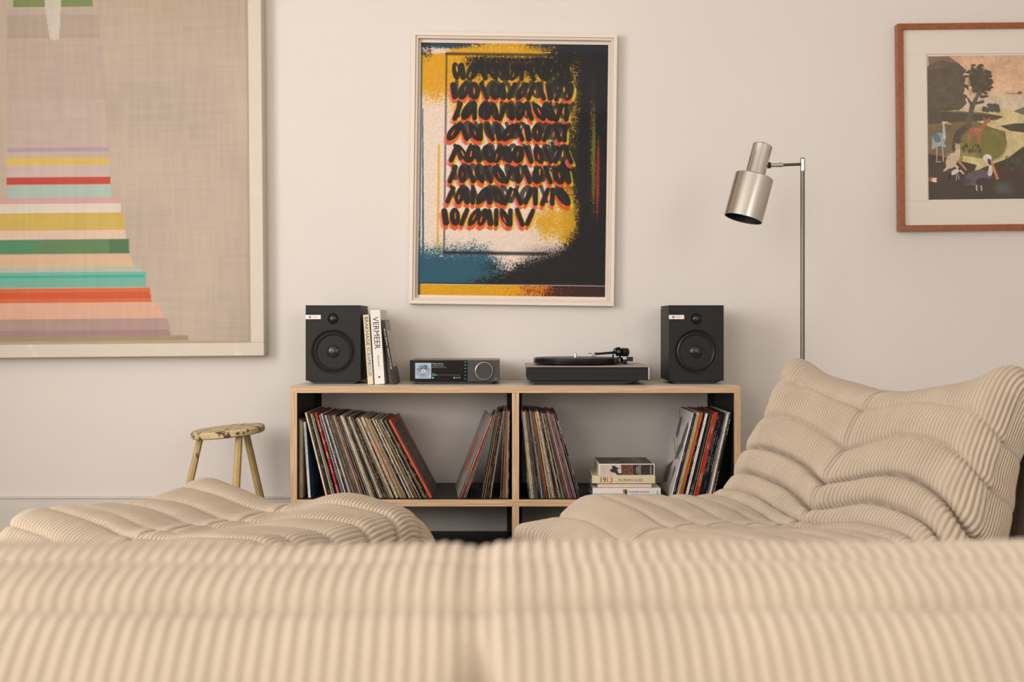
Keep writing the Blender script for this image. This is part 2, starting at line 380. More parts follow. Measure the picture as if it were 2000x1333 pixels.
tag(o, 'beige corduroy low lounge chair with quilted backrest in front of the floor lamp', 'lounge chair')

OT = [(.70, .0, .5, .0), (.735, .10, .5, .08), (.76, .20, .52, .13), (.745, .30, .52, .17), (.66, .355, .5, .18), (.50, .352, .45, .18), (.36, .345, .36, .17), (.22, .352, .28, .17), (.08, .365, .2, .17), (.0, .31, .18, .16), (-.02, .2, .18, .13), (.0, .1, .2, .08), (.03, .0, .2, .0)]
OT = [(e * .93, z, a * .93, b) for e, z, a, b in OT]
OC = [(.67, .05, .01, 0), (.70, .2, .014, 0), (.67, .33, .01, .0), (.57, .355, .018, .03), (.49, .352, .022, .035), (.36, .345, .024, .04), (.25, .35, .022, .04), (.14, .36, .018, .02), (.04, .355, .01, 0), (-.02, .2, .014, 0), (.02, .05, .01, 0)]
oe = [(.03, .35, -1, 0, .17, .13, -.02, .03, -.0), (.02, .29, 1, 0, .10, .07, -.01, -.02, .0),
      (.67, .33, -1, 0, .17, .12, .01, .025, -.01), (.67, .33, 1, 0, .17, .13, .03, .02, .03)]
a_ = Vector((.83, -.555)).normalized(); b_ = Vector((-.555, -.83)).normalized()
o = cushion('ottoman', OT, .84, OC, ((-.88, 3.36), b_, a_), ears=oe, valley=.03, dv=.006, seed=4, bumps=[(.06, .60, .034, .16, .14), (.03, .33, -.004, .12, .10)])
tag(o, 'beige corduroy quilted ottoman standing in front of the wooden stool', 'ottoman')

SF0 = [(1.0, .0, .7, .0), (1.02, .2, .78, .16), (.95, .35, .75, .2), (.80, .37, .7, .18), (.57, .335, .55, .16), (.43, .325, .42, .15),
      (.36, .36, .28, .2), (.31, .45, .2, .34), (.27, .55, .15, .44), (.22, .63, .13, .52), (.15, .665, .10, .55), (.08, .66, .07, .53), (.02, .628, .06, .5), (-.02, .575, .06, .46), (-.035, .50, .08, .40), (-.03, .3, .1, .25), (-.01, .12, .15, .1), (.03, .0, .2, .0)]
SF = [(e, z - (.014 if e < .3 and z > .4 else 0), a, b) for e, z, a, b in SF0]
SCR = [(.95, .05, .01, 0), (1.0, .25, .014, 0), (.9, .37, .01, 0), (.69, .35, .015, 0), (.55, .33, .018, 0), (.43, .325, .018, 0), (.34, .4, .02, .02), (.29, .5, .02, .03), (.23, .62, .012, .02), (.105, .667, .006, .0), (.035, .637, .008, .0), (-.035, .54, .010, .0), (-.035, .4, .012, 0), (-.03, .25, .012, 0), (.0, .05, .01, 0)]
o = cushion('sofa', SF, 1.62, SCR, ((-.023 - .81, .79), (0, 1), (1, 0)), ears=[(.13, .66, -1, 0, .14, .1, 0, .07, .02), (.13, .66, 1, 0, .14, .1, 0, .07, -.02)], valley=.0, seed=9, dv=.008, per=8, rib=.0031, notch=.022, seam=.004, wavy=.002)
tag(o, 'large beige corduroy sofa back filling the foreground, seen from behind', 'sofa')

# ------------------------------------------------------------------ shelf
SY0, SY1 = 4.0, 4.43
ZT, ZT0, ZM, ZM0, ZB = PZ(755, 4.0), PZ(768.3, 4.0), PZ(976.4, 4.0), PZ(990, 4.0), .039
X0, X1 = PX(567, 4), PX(1447, 4); th = PX(580.2, 4) - X0
sh = empty('record_shelf', (0, SY0, 0))
tag(sh, 'low plywood shelving unit with black interior holding the records', 'shelf')
def board(name, x0, x1, z0, z1, faces):
    """faces: material for (rest, front edge)"""
    bm = bx(x0, x1, 0, SY1 - SY0, z0, z1, bev=.0008, seg=1); bm.faces.ensure_lookup_table()
    for f in bm.faces:
        c = f.calc_center_median(); n = f.normal
    bm.normal_update()
    for f in bm.faces:
        n = f.normal; f.material_index = 1 if n.y < -.5 else (2 if (name == 'top_board' and abs(n.x) > .5) or (name == 'side_panel' and False) else 0)
    return obj(name, bm, faces, sh)
board('top_board', X0, X1, ZT0, ZT, [M_top, M_plyh, M_plyh])
board('middle_board', X0 + th, X1 - th, ZM0, ZM, [M_black, M_plyh])
board('bottom_board', X0 + th, X1 - th, ZB - .024, ZB, [M_black, M_plyh])
board('side_panel', X0, X0 + th, 0, ZT0, [M_black, M_plyv])
board('side_panel', X1 - th, X1, 0, ZT0, [M_black, M_plyv])
D0, D1 = PX(1000, 4), PX(1014, 4)
board('divider', D0, D1, ZM, ZT0, [M_black, M_plyv])
board('divider', D0, D1, ZB, ZM0, [M_black, M_plyv])
for xa, xb in ((X0 + th, PX(627, 4.41)), (PX(990, 4.41), PX(1019.5, 4.41)), (PX(1383, 4.41), X1 - th)):
    for za, zb_ in ((ZB, ZM0), (ZM, ZT0)):
        obj('rear_rail', bx(xa, xb, SY1 - SY0 - .018, SY1 - SY0 - .002, za, zb_), M_black, sh)

# ------------------------------------------------------------------ records
def sleeve_mat(name, dark):
    m = mat(name, (200, 190, 170), .5, bump=.1, bscale=300); bs = m.node_tree.nodes['Principled BSDF']
    oi = node(m, 'ShaderNodeObjectInfo'); tc = node(m, 'ShaderNodeTexCoord')
    mp = node(m, 'ShaderNodeMapping'); mp.inputs['Scale'].default_value = (90, 60, 45)
    link(m, tc.outputs['Object'], mp.inputs[0])
    sc = node(m, 'ShaderNodeVectorMath'); sc.operation = 'ADD'; mv = node(m, 'ShaderNodeVectorMath'); mv.operation = 'SCALE'; mv.inputs[0].default_value = (37, 91, 53)
    link(m, oi.outputs['Random'], mv.inputs['Scale']); link(m, mp.outputs[0], sc.inputs[0]); link(m, mv.outputs[0], sc.inputs[1])
    n = node(m, 'ShaderNodeTexNoise'); n.inputs['Scale'].default_value = 1; n.inputs['Detail'].default_value = 3; link(m, sc.outputs[0], n.inputs['Vector'])
    mr = node(m, 'ShaderNodeMapRange'); mr.inputs[1].default_value = .25; mr.inputs[2].default_value = .75; mr.inputs[3].default_value = .85 * dark; mr.inputs[4].default_value = 1.12 * dark
    link(m, n.outputs[0], mr.inputs[0]); ml = node(m, 'ShaderNodeVectorMath'); ml.operation = 'SCALE'
    link(m, oi.outputs['Color'], ml.inputs[0]); link(m, mr.outputs[0], ml.inputs['Scale'])
    if dark == 1:   # printed titles as small marks running up the spine
        n2 = node(m, 'ShaderNodeTexNoise'); n2.inputs['Scale'].default_value = 1; n2.inputs['Detail'].default_value = 1
        m2 = node(m, 'ShaderNodeMapping'); m2.inputs['Scale'].default_value = (700, 1, 330); link(m, tc.outputs['Object'], m2.inputs[0])
        a2 = node(m, 'ShaderNodeVectorMath'); a2.operation = 'ADD'; link(m, m2.outputs[0], a2.inputs[0]); link(m, mv.outputs[0], a2.inputs[1]); link(m, a2.outputs[0], n2.inputs['Vector'])
        n3 = node(m, 'ShaderNodeTexNoise'); n3.inputs['Scale'].default_value = 1; n3.inputs['Detail'].default_value = 0
        m3 = node(m, 'ShaderNodeMapping'); m3.inputs['Scale'].default_value = (1, 1, 22); link(m, tc.outputs['Object'], m3.inputs[0])
        a3 = node(m, 'ShaderNodeVectorMath'); a3.operation = 'ADD'; link(m, m3.outputs[0], a3.inputs[0]); link(m, mv.outputs[0], a3.inputs[1]); link(m, a3.outputs[0], n3.inputs['Vector'])
        g1 = node(m, 'ShaderNodeMath'); g1.operation = 'GREATER_THAN'; g1.inputs[1].default_value = .56; link(m, n2.outputs[0], g1.inputs[0])
        g2 = node(m, 'ShaderNodeMath'); g2.operation = 'GREATER_THAN'; g2.inputs[1].default_value = .55; link(m, n3.outputs[0], g2.inputs[0])
        g = node(m, 'ShaderNodeMath'); g.operation = 'MULTIPLY'; link(m, g1.outputs[0], g.inputs[0]); link(m, g2.outputs[0], g.inputs[1])
        gg = node(m, 'ShaderNodeMath'); gg.operation = 'MULTIPLY'; gg.inputs[1].default_value = .75; link(m, g.outputs[0], gg.inputs[0])
        # ink colour: dark on pale spines, pale on dark ones
        rg = node(m, 'ShaderNodeRGBToBW'); link(m, oi.outputs['Color'], rg.inputs[0]); lt = node(m, 'ShaderNodeMath'); lt.operation = 'LESS_THAN'; lt.inputs[1].default_value = .16; link(m, rg.outputs[0], lt.inputs[0])
        ic = node(m, 'ShaderNodeMix'); ic.data_type = 'RGBA'; ic.inputs[6].default_value = (.05, .04, .035, 1); ic.inputs[7].default_value = (.62, .52, .38, 1); link(m, lt.outputs[0], ic.inputs[0])
        mx = node(m, 'ShaderNodeMix'); mx.data_type = 'RGBA'; link(m, gg.outputs[0], mx.inputs[0]); link(m, ml.outputs[0], mx.inputs[6]); link(m, ic.outputs[2], mx.inputs[7])
        link(m, mx.outputs[2], bs.inputs['Base Color'])
    else: link(m, ml.outputs[0], bs.inputs['Base Color'])
    return m
M_spine = sleeve_mat('record spine print', 1); M_cover = sleeve_mat('record cover card', .8)
M_inner = mat('sleeve opening', (60, 52, 44), .8)
PAL = {'cream': (224, 206, 174), 'black': (17, 16, 16), 'white': (240, 234, 226), 'lavender': (178, 164, 176), 'tan': (178, 142, 98), 'teal': (48, 92, 98), 'brown': (92, 66, 44), 'pink': (196, 130, 140),
       'grey': (128, 122, 116), 'red': (200, 32, 26), 'orange': (214, 84, 36), 'yellow': (206, 190, 50), 'navy': (34, 44, 84), 'blue': (38, 120, 160), 'olive': (92, 84, 54), 'maroon': (96, 30, 34), 'beige': (190, 168, 138)}
ORD = ['', 'second ', 'third ', 'fourth ', 'fifth ', 'sixth ', 'seventh ', 'eighth ', 'ninth ', 'tenth ', 'eleventh ', 'twelfth ', 'thirteenth ', 'fourteenth ', 'fifteenth ', 'sixteenth ', 'seventeenth ', 'eighteenth ', 'nineteenth ', 'twentieth ']
def sleeve(x0, x1, colname, hgt, dep, y, xb, th_, z, yaw=0.0, name='record_sleeve'):
    """x0..x1 local thickness, rotated about the local y axis by th_ at (xb,y,z)"""
    t = x1 - x0; e = min(.0012, t * .3); bm = bmesh.new(); mid = rnd.uniform(-.0001, .0001)
    plan = [(x0 + e, 0), (x1 - e, 0), (x1, .002), (x1 + mid, dep * .5), (x1 - t * .12, dep), (x0 + t * .12, dep), (x0 + mid, dep * .5), (x0, .002)]
    a = [bm.verts.new((x, yy, 0)) for x, yy in plan]; b2 = [bm.verts.new((x, yy, hgt)) for x, yy in plan]; n = len(plan)
    bm.faces.new(a[::-1]).material_index = 1; bm.faces.new(b2).material_index = 2
    for i in range(n):
        f = bm.faces.new((a[i], a[(i + 1) % n], b2[(i + 1) % n], b2[i])); f.material_index = 0 if i in (0, 1, 7) else 1
    o = obj(name, bm, [M_spine, M_cover, M_cover])
    j = rnd.uniform(.85, 1.1); o.color = (*[min(1, c * j) for c in lin(PAL[colname])], 1)
    o.matrix_world = Matrix.Translation((xb, y, z)) @ Matrix.Rotation(yaw, 4, 'Z') @ Matrix.Rotation(th_, 4, 'Y')
    return o
def lean(xb0, th0, th1, lst, side, xend=None, yaw0=0):
    """lst: (colour, thickness); side=-1: tops lean left and the row grows right; side=+1 mirrored.  returns objects"""
    L = .318; n = len(lst); sc = 1.0
    def run(sc):
        xb, out = xb0, []
        for i, (c, t) in enumerate(lst):
            q = (i / max(1, n - 1)); th_ = th0(q) if callable(th0) else th0 + (th1 - th0) * q; t = t * sc; out.append((xb, th_, t))
            qn = ((i + 1) / max(1, n - 1)); tn = th0(qn) if callable(th0) else th0 + (th1 - th0) * qn; tn = max(tn, th_)
            tx = t * math.cos(th_) - L * math.sin(th_); tz = t * math.sin(th_) + L * math.cos(th_)
            adv = tx + tz * math.tan(tn)
            xb = xb + (-side) * (adv + .0005)
        return xb, out
    if xend is not None:
        lo, hi = .2, 3
        for _ in range(40):
            sc = (lo + hi) / 2; xb, _o = run(sc)
            if (xb - xend) * (-side) > 0: hi = sc
            else: lo = sc
    return run(sc)[1]
bays = []
def fill(bay, xb0, th0, th1, lst, side, xend, anchor_names):
    out = lean(xb0, th0, th1, lst, side, xend); objs = []
    # distinct labels: nearest anchor record (own look) on the left or right, with an ordinal
    order = list(range(len(lst))) if side < 0 else list(range(len(lst)))[::-1]
    anch = {i: anchor_names[i] for i in anchor_names}
    pos = {i: order.index(i) for i in range(len(lst))}
    for i, ((c, t0), (xb, th_, t)) in enumerate(zip(lst, out)):
        hgt = rnd.uniform(.309, .3155); dep = rnd.uniform(.309, .3155); y = 4.022 + rnd.uniform(0, .009)
        if i in anch: hgt, y = .3155, 4.02
        if side < 0: o = sleeve(0, t, c, hgt, dep, y, xb, -th_, ZM + .0006)
        else: o = sleeve(-t, 0, c, hgt, dep, y, xb, th_, ZM + .0006)
        if i in anch: lab = anch[i][0]
        else:
            j = min(anch, key=lambda k: abs(pos[k] - pos[i])); dlt = pos[i] - pos[j]
            dirn = 'right' if dlt > 0 else 'left'; sd = pos[j]
            same = sum(1 for k in range(len(lst)) if lst[k][0] == c and k not in anch and (pos[k] - sd) * dlt > 0 and abs(pos[k] - sd) <= abs(dlt))
            lab = '%s%s-spined record sleeve to the %s of the %s' % (ORD[same - 1], c, dirn, anch[j][1])
        tag(o, lab, 'record', bay); objs.append((o, t, th_, hgt, dep)); o['_'] = 0; del o['_']
    return objs
def cols(s): 
    K = dict(c='cream', k='black', w='white', l='lavender', t='tan', b='teal', n='brown', p='pink', g='grey', r='red', o='orange', y='yellow', v='navy', u='blue', e='olive', m='maroon', i='beige')
    return [K[x] for x in s]
# bay 1 : 59 sleeves, tops to the left
s1 = 'cnkicwkkrklgwkgwgtbtngipmikgwctnkgwintkkgickAcitcnkwncetkwketkkor'
s1 = s1.replace('A', 'o')
c1 = cols(s1); t1 = []
for i, c in enumerate(c1): t1.append(rnd.choice([3.2, 3.6, 4, 4.6]) if c != 'red' else 7.5)
A1 = s1.index('k', s1.index('gick') + 3) + 1     # the boxed set
RED = s1.index('r')
c1[A1] = 'beige'; t1[A1] = 10.5; t1[0] = 6; t1[-1] = 4; t1[-2] = 9; c1[-2] = 'orange'; c1[-1] = 'red'; t1[-1] = 3.5
lst1 = list(zip(c1[:-1], [x / 1000 for x in t1[:-1]]))
n1 = len(lst1)
anch1 = {0: ('thick worn cream sleeve at the left end of the leaning row in left bay', 'thick cream sleeve at the left end'),
         RED: ('bright red spined record sleeve in the left bay', 'bright red sleeve in the left bay'),
         A1: ('wide beige box spine with red lettering in the left bay', 'beige box spine with red lettering'),
         n1 - 1: ('orange and grey record sleeve, outermost of the leaning row in left bay', 'orange and grey outermost sleeve'),
         24: ('maroon spined record sleeve in the middle of the left bay', 'maroon sleeve in the left bay')}
c24 = lst1[24]; lst1[24] = ('maroon', c24[1])
R1 = fill('records leaning in the left bay', PX(637, 4.02), math.radians(14), math.radians(28), lst1, -1, PX(846, 4.02), anch1)
# box spine lettering
o, t, th_, hg, dp = R1[A1]
text('spine_lettering', 'LOUIS ARMSTRONG 1926-1928', M_red, o, (t * .5, -.0006, hg * .49), (.172, t * .62), (0, R90, -R90))
text('small_lettering', 'VSOP', M_ink, o, (t * .5, -.0006, hg * .86), (.025, t * .5), (0, R90, -R90))
yb = bmesh.new(); lathe(yb, [(0, 0), (.0036, 0)], 20, Matrix.Translation((t * .5, -.0007, .019)) @ Matrix.Rotation(R90, 4, 'X')); obj('sticker', yb, mat('yellow sticker', (214, 196, 40), .5), o)
# orange cover front art
o, t, th_, hg, dp = R1[-1]
cv = Canvas(90, 90, (170, 58, 40)); cv.poly([(0, 6), (68, 4), (88, 90), (8, 90)], (58, 54, 54)); cv.rect(0, 0, 10, 90, (176, 60, 40), soft=4)
for k in range(5): cv.rect(20 + k * 3, 14 + k * 15, 56 + k * 3, 18 + k * 15, (96, 86, 80), .7, 2)
cv.ell(50, 44, 12, 16, (92, 78, 70), .8); cv.a *= (0.92 + .16 * vnoise(90, 90, 3, 4))[..., None]
M_art = paint_mat('printed card', .5)
canvas_obj('cover_print', cv, .003, dp * .985, .002, hg - .002, t + .0003, M_art, o, 'YZ')
# magazines, white book at far left
def thin_book(name, xb, y, dep, hgt, t, th_, cmat, label, cat, grp=None, z=ZM + .0006, side=-1, pagein=.003, pmat=None):
    """a bound book: cover (boards and spine) with a page block"""
    r = empty(name); M = Matrix.Translation((xb, y, z)) @ Matrix.Rotation(th_, 4, 'Y'); r.matrix_world = M
    tag(r, label, cat, grp); bd = min(.0025, t * .12)
    cvb = bmesh.new(); x0 = 0 if side < 0 else -t
    box(cvb, x0, x0 + t, 0, bd, 0, hgt, bev=.0004, seg=1); box(cvb, x0, x0 + bd, bd, dep, 0, hgt); box(cvb, x0 + t - bd, x0 + t, bd, dep, 0, hgt)
    obj('cover', cvb, cmat, r)
    obj('page_block', bx(x0 + bd, x0 + t - bd, bd, dep - pagein, pagein, hgt - pagein), pmat or M_paper, r)
    return r
M_blue = mat('blue cover', (40, 82, 140), .4, noise=.3, nscale=8)
for k, (px, cn) in enumerate(((0, 'beige'), (1, 'cream'), (2, 'beige'))):
    o = sleeve(0, .0040, cn, .283 - .006 * k, .22, 4.03 + k * .004, X0 + th + .0010 + .0044 * px, 0, ZM + .0006, name='magazine')
    tag(o, ['pale beige magazine against the left side panel of the shelf', 'cream magazine between two beige ones by the left side panel', 'beige magazine just left of the white spined book'][k], 'magazine', 'magazines at the left end of the shelf')
bk = thin_book('book', PX(602, 4.04), 4.04, .2, .272, .0085, math.radians(-3.7), M_white, 'white spined art book with blue cover at the left end of the shelf', 'book')
text('spine_lettering', 'NIKO PIROSMANI - BLACK LIGHT', mat('pale blue ink', (140, 150, 180), .6), bk, (.0043, -.0006, .175), (.15, .005), (0, R90, -R90))
obj('cover_picture', bx(.0086, .0089, .004, .198, .002, .27), M_blue, bk, label='blue front cover')
# bay 2: tops to the right, from the divider outwards
s2 = 'kcwotkgceknmtkckicrwg'
c2 = cols(s2); t2 = [rnd.choice([3, 3.5, 4, 4.5]) / 1000 for _ in c2]
lst2 = list(zip(c2, t2))
def th2(q):
    i = q * (len(lst2) - 1)
    return math.radians(.9 + .3 * i) if i < 7 else (math.radians(8.5 + .25 * (i - 7)) if i < 15.5 else math.radians(19.5 + .5 * (i - 16)))
lst2[-1] = ('grey', .0035)
anch2 = {0: ('black spined record sleeve tight against the left face of the divider', 'black sleeve by the divider'), len(lst2) - 1: ('grey cover record leaning outermost towards the gap, left of the divider', 'grey outermost sleeve left of divider'),
         len(lst2) - 3: ('red spined record sleeve behind the grey one, left of the divider', 'red sleeve left of the divider')}
R2 = fill('records left of the divider', PX(994, 4.02), th2, None, lst2, 1, PX(893, 4.02), anch2)
o, t, th_, hg, dp = R2[-1]
o.matrix_world = Matrix.Translation(o.matrix_world.translation) @ Matrix.Rotation(math.radians(5), 4, 'Z') @ Matrix.Rotation(th_, 4, 'Y')
cv = Canvas(90, 90, (142, 132, 126)); cv.rect(24, 26, 66, 66, (160, 100, 84)); cv.poly([(28, 60), (44, 30), (60, 64)], (190, 84, 60)); cv.ell(44, 50, 8, 6, (110, 96, 92))
for k in range(4): cv.rect(24, 72 + k * 4, 60, 73 + k * 4, (170, 160, 152), .8)
cv.rect(72, 76, 80, 84, (190, 184, 178)); cv.a *= (0.95 + .1 * vnoise(90, 90, 3, 9))[..., None]
canvas_obj('cover_print', cv, .003, dp * .98, .002, hg - .002, -t - .0003, M_art, o, 'YZ')
# bay 3: tops to the left, right of the divider
s3 = 'kccwtnlkgwbtoeciwcnktwkcntgplecpkgk'
c3 = cols(s3); lst3 = [(c, rnd.choice([2.8, 3.2, 3.8, 4.2]) / 1000) for c in c3]
iP = s3.index('pl'); lst3[iP] = ('pink', .006); lst3[-1] = ('black', .005)
anch3 = {0: ('black spined record sleeve tight against the right face of the divider', 'black sleeve right of the divider'), iP: ('broad pink spined record sleeve in the row right of the divider', 'broad pink sleeve'),
         len(lst3) - 1: ('black record sleeve with white title, outermost in the row right of the divider', 'outermost black sleeve'), s3.index('b'): ('teal spined record sleeve in the row right of the divider', 'teal sleeve right of the divider')}
R3 = fill('records right of the divider', PX(1032, 4.02), math.radians(5), math.radians(16.5), lst3, -1, PX(1137, 4.02), anch3)
o, t, th_, hg, dp = R3[-1]
text('spine_lettering', 'LENNON BY', M_white, o, (t * .5, -.0006, hg * .84), (.05, t * .6), (0, R90, -R90))
text('small_lettering', 'BARNES GONELLA', M_white, o, (t * .5, -.0006, hg * .4), (.06, t * .4), (0, R90, -R90))
# bay 4: tops to the right, by the right side panel
s4 = 'kcwwgkkvkcrckgtkwwkeorywvcw'
s4 = 'kcwwgkkvkkcrtkgkbwwkkoywckvw'
c4 = cols(s4); lst4 = [(c, rnd.choice([3.2, 3.8, 4.4]) / 1000) for c in c4]
iR = s4.index('r'); iO = s4.index('o'); iV = len(s4) - 2; lst4[iR] = ('red', .0085); lst4[iO] = ('orange', .0055); lst4[iV] = ('navy', .005); lst4[-1] = ('white', .004)
anch4 = {0: ('black spined record sleeve nearest the right side panel of the shelf', 'black sleeve nearest the right side panel'), iR: ('thick crimson record box spine in the right bay', 'thick crimson spine'), iO: ('bright orange spined record sleeve in the right bay', 'bright orange spine'),
         iV: ('navy blue spined record sleeve behind the white patterned cover in the right bay', 'navy blue spine'), len(s4) - 1: ('white record cover with large dark grey shapes beside the stacked books', 'white patterned cover')}
R4 = fill('records in the right bay', PX(1393.5, 4.02), math.radians(12.4), math.radians(14.5), lst4, 1, PX(1309, 4.02), anch4)
o, t, th_, hg, dp = R4[-1]
cv = Canvas(110, 110, (196, 190, 184)); D = (88, 84, 82)
cv.poly([(92, 12), (106, 18), (100, 40), (84, 50), (80, 34)], D); cv.poly([(70, 46), (96, 34), (104, 44), (86, 60), (70, 66)], D); cv.poly([(20, 78), (60, 66), (52, 96), (18, 102)], D)
cv.ell(36, 24, 12, 16, D); cv.poly([(76, 70), (92, 74), (84, 96)], D); cv.line([(8, 4), (50, 30), (64, 60), (40, 84), (14, 104)], 1.2, D); cv.line([(100, 60), (60, 56), (20, 40)], 1, D)
for k in range(3): cv.rect(50, 12 + 3 * k, 70, 13 + 3 * k, (120, 114, 110))
cv.a = cv.a[:, ::-1]
canvas_obj('cover_print', cv, .003, dp * .98, .002, hg - .002, -t - .0003, M_art, o, 'YZ')
for i, sx in ((8, 'THE CHEERY ORCHESTRA'), (5, 'PORTRAIT OF BRITAIN'), (iO - 2, 'MOJO')):
    o, t, th_, hg, dp = R4[i]
    text('spine_lettering', sx, M_white if lst4[i][0] in ('black', 'navy') else M_ink, o, (-t * .5, -.0006, hg * .5), (.12 if len(sx) > 6 else .03, t * .45), (0, R90, -R90))

# ------------------------------------------------------------------ stacked books in the right bay
def flat_book(name, x0, x1, y0, dep, z0, t, cmat, label, spine=True, rot=0.0, pages_front=False, pagemat=None):
    r = empty(name, ((x0 + x1) / 2, y0, z0), (0, 0, rot)); tag(r, label, 'book', 'books stacked flat in the right bay'); w2 = (x1 - x0) / 2; bd = .0022
    bm = bmesh.new(); box(bm, -w2, w2, 0, dep, 0, bd, bev=.0005, seg=1); box(bm, -w2, w2, 0, dep, t - bd, t, bev=.0005, seg=1)
    if not pages_front: box(bm, -w2, w2, -.001, bd, .0002, t - .0002, bev=.001, seg=2)
    else: box(bm, -w2, w2, dep - bd, dep, 0, t)
    obj('cover', bm, cmat, r)
    p = .0035
    obj('page_block', bx(-w2 + p, w2 - p, (bd if not pages_front else p), dep - (p if not pages_front else bd), bd, t - bd), pagemat or M_paper, r)
    return r, w2
yS = 4.045; zs = ZM + .0005
def zz(py): return PZ(py, yS)
t_sum = zz(887.5 + 14) - zz(969.3)
# bottom white book
za = zs; hA = zz(950) - zz(968.5)
r, w2 = flat_book('book', PX(1157.5, yS), PX(1290.5, yS), yS, .20, za, hA, M_white, 'thick white paperback at the bottom of the book stack, reading PHILIPPE SANDS')
text('author_lettering', 'PHILIPPE SANDS', mat('plum ink', (78, 54, 84), .6), r, (w2 * .36, -.0016, hA * .60), (.072, .0062))
text('title_lettering', '38 LONDRES STREET', mat('dark red ink', (58, 34, 50), .6), r, (-w2 * .60, -.0016, hA * .36), (.088, .0055))
text('small_lettering', 'ON IMPUNITY, PINOCHET IN\nENGLAND AND A NAZI IN PATAGONIA', M_ink, r, (w2 * .36, -.0016, hA * .26), (.078, .0085))
text('publisher_lettering', 'W&N', M_ink, r, (w2 * .90, -.0016, hA * .45), (.019, .0055), (0, R90, -R90))
cv = Canvas(24, 24, (96, 60, 34)); cv.ell(6, 8, 5, 6, (206, 150, 40)); cv.ell(8, 17, 6, 4, (160, 96, 30)); cv.rect(10, 8, 24, 24, (44, 32, 40)); cv.a *= (.7 + .6 * vnoise(24, 24, 2, 3))[..., None]
canvas_obj('spine_picture', cv, -.0135, .0015, .0035, hA - .005, -.0017, M_art, r)
za += hA; hB = zz(940.5) - zz(949.5) + .0005
M_salmon = mat('salmon cover', (198, 120, 96), .5)
r, w2 = flat_book('book', PX(1166, yS), PX(1275, yS), yS + .004, .18, za, hB, M_salmon, 'thin book with salmon covers and cream page edges facing out, second lowest of the stack', pages_front=True)
za += hB; hC = zz(925) - zz(940)
M_cream = mat('cream jacket', (216, 202, 166), .5, noise=.03)
r, w2 = flat_book('book', PX(1156.3, yS), PX(1279.5, yS), yS - .002, .19, za, hC, M_cream, 'cream jacketed book reading 1913 FLORIAN ILLIES, third from the bottom of the stack')
text('title_lettering', '19', M_ink, r, (-w2 * .645, -.0016, hC * .47), (.0195, .0195))
text('title_lettering', '13', M_red, r, (-w2 * .44, -.0016, hC * .47), (.0195, .0195), label='red numerals')
text('author_lettering', 'FLORIAN ILLIES', mat('brown ink', (120, 96, 70), .6), r, (w2 * .22, -.0016, hC * .45), (.087, .0095))
za += hC; hD = zz(901.5) - zz(924.8)
r, w2 = flat_book('book', PX(1169, yS), PX(1278.5, yS), yS - .003, .20, za, hD, M_white, 'fat white photo book with a brown horseman picture, topmost of the book stack', rot=math.radians(1.2))
cv = Canvas(180, 36, (206, 186, 172)); n = vnoise(36, 180, 4, 8)
cv.mix((cv.x > 70) * np.ones((36, 180)), (52, 34, 24)); cv.mix(((cv.x > 70) & (cv.x < 112)) * n, (140, 84, 44))
cv.poly([(40, 3), (50, 4), (58, 10), (70, 14), (74, 34), (60, 36), (52, 28), (36, 24), (34, 16), (42, 13)], (44, 30, 24)); cv.poly([(58, 16), (72, 12), (72, 30), (62, 28)], (206, 196, 190))
canvas_obj('spine_picture', cv, -w2 + .004, w2 - .004, .003, hD - .003, -.0016, M_art, r)
text('author_lettering', 'EDWARD S.\nCURTIS', mat('tan ink', (166, 146, 130), .6), r, (-w2 * .84, -.0019, hD * .5), (.03, .008), (0, R90, -R90))
text('title_lettering', 'THE NORTH\nAMERICAN\nINDIAN', M_white, r, (w2 * .42, -.0019, hD * .5), (.034, .016), (0, R90, -R90))
text('publisher_lettering', 'TASCHEN', M_white, r, (w2 * .86, -.0019, hD * .5), (.03, .005), (0, R90, -R90))
cv = Canvas(120, 60, (96, 80, 66)); cv.a *= (.55 + .8 * vnoise(60, 120, 14, 5, 7))[..., None]; cv.rect(2, 2, 118, 58, (60, 48, 40), .25); 
canvas_obj('cover_picture', cv, -w2 + .004, w2 - .004, .004, .196, hD + .0004, M_art, r, 'XY')
text('cover_lettering', 'INDIAN', mat('faded ink', (168, 152, 132), .6), r, (w2 * .52, .10, hD + .0008), (.16, .03), (0, 0, -R90))

# ------------------------------------------------------------------ books beside the left speaker
def lean_book(pxb, t, hgt, dep, ang, y, cmat, label, py=750):
    return thin_book('book', PX(pxb, y), y, dep, hgt, t, -ang, cmat, label, 'book', 'books leaning on the left speaker', z=ZT + .0004)
yB = 4.12
M_crm = mat('cream book cloth', (222, 206, 170), .5)
hb = .253
r = lean_book(718.5, .0205, .255, .20, math.radians(4.0), yB, M_crm, 'cream spined book with blue and black lettering, touching the left speaker')
text('spine_lettering', 'BRAKHAGE', M_ink, r, (.0105, -.0006, .195), (.105, .0125), (0, R90, -R90))
text('spine_lettering', 'SCRAPBOOK', mat('blue ink', (40, 104, 170), .6), r, (.0105, -.0006, .082), (.108, .0125), (0, R90, -R90), label='blue lettering')
r = lean_book(731.8, .0365, .272, .23, math.radians(3.6), yB, M_white, 'thick white book reading VERMEER, between two thinner books beside the speaker')
text('spine_lettering', 'VERMEER', M_ink, r, (.0185, -.0006, .188), (.118, .0205), (0, R90, -R90))
text('small_lettering', 'RIJKSMUSEUM', M_ink, r, (.0185, -.0006, .085), (.042, .006), (0, R90, -R90))
bm = bmesh.new(); lathe(bm, [(0, 0), (.0035, 0)], 12, Matrix.Translation((.0185, -.0006, .026)) @ Matrix.Rotation(R90, 4, 'X')); obj('emblem', bm, M_ink, r)
r = lean_book(766.5, .0135, .238, .16, math.radians(10.3), yB, M_black, 'slim black book with small pale lettering, leaning rightmost of the three by the speaker')
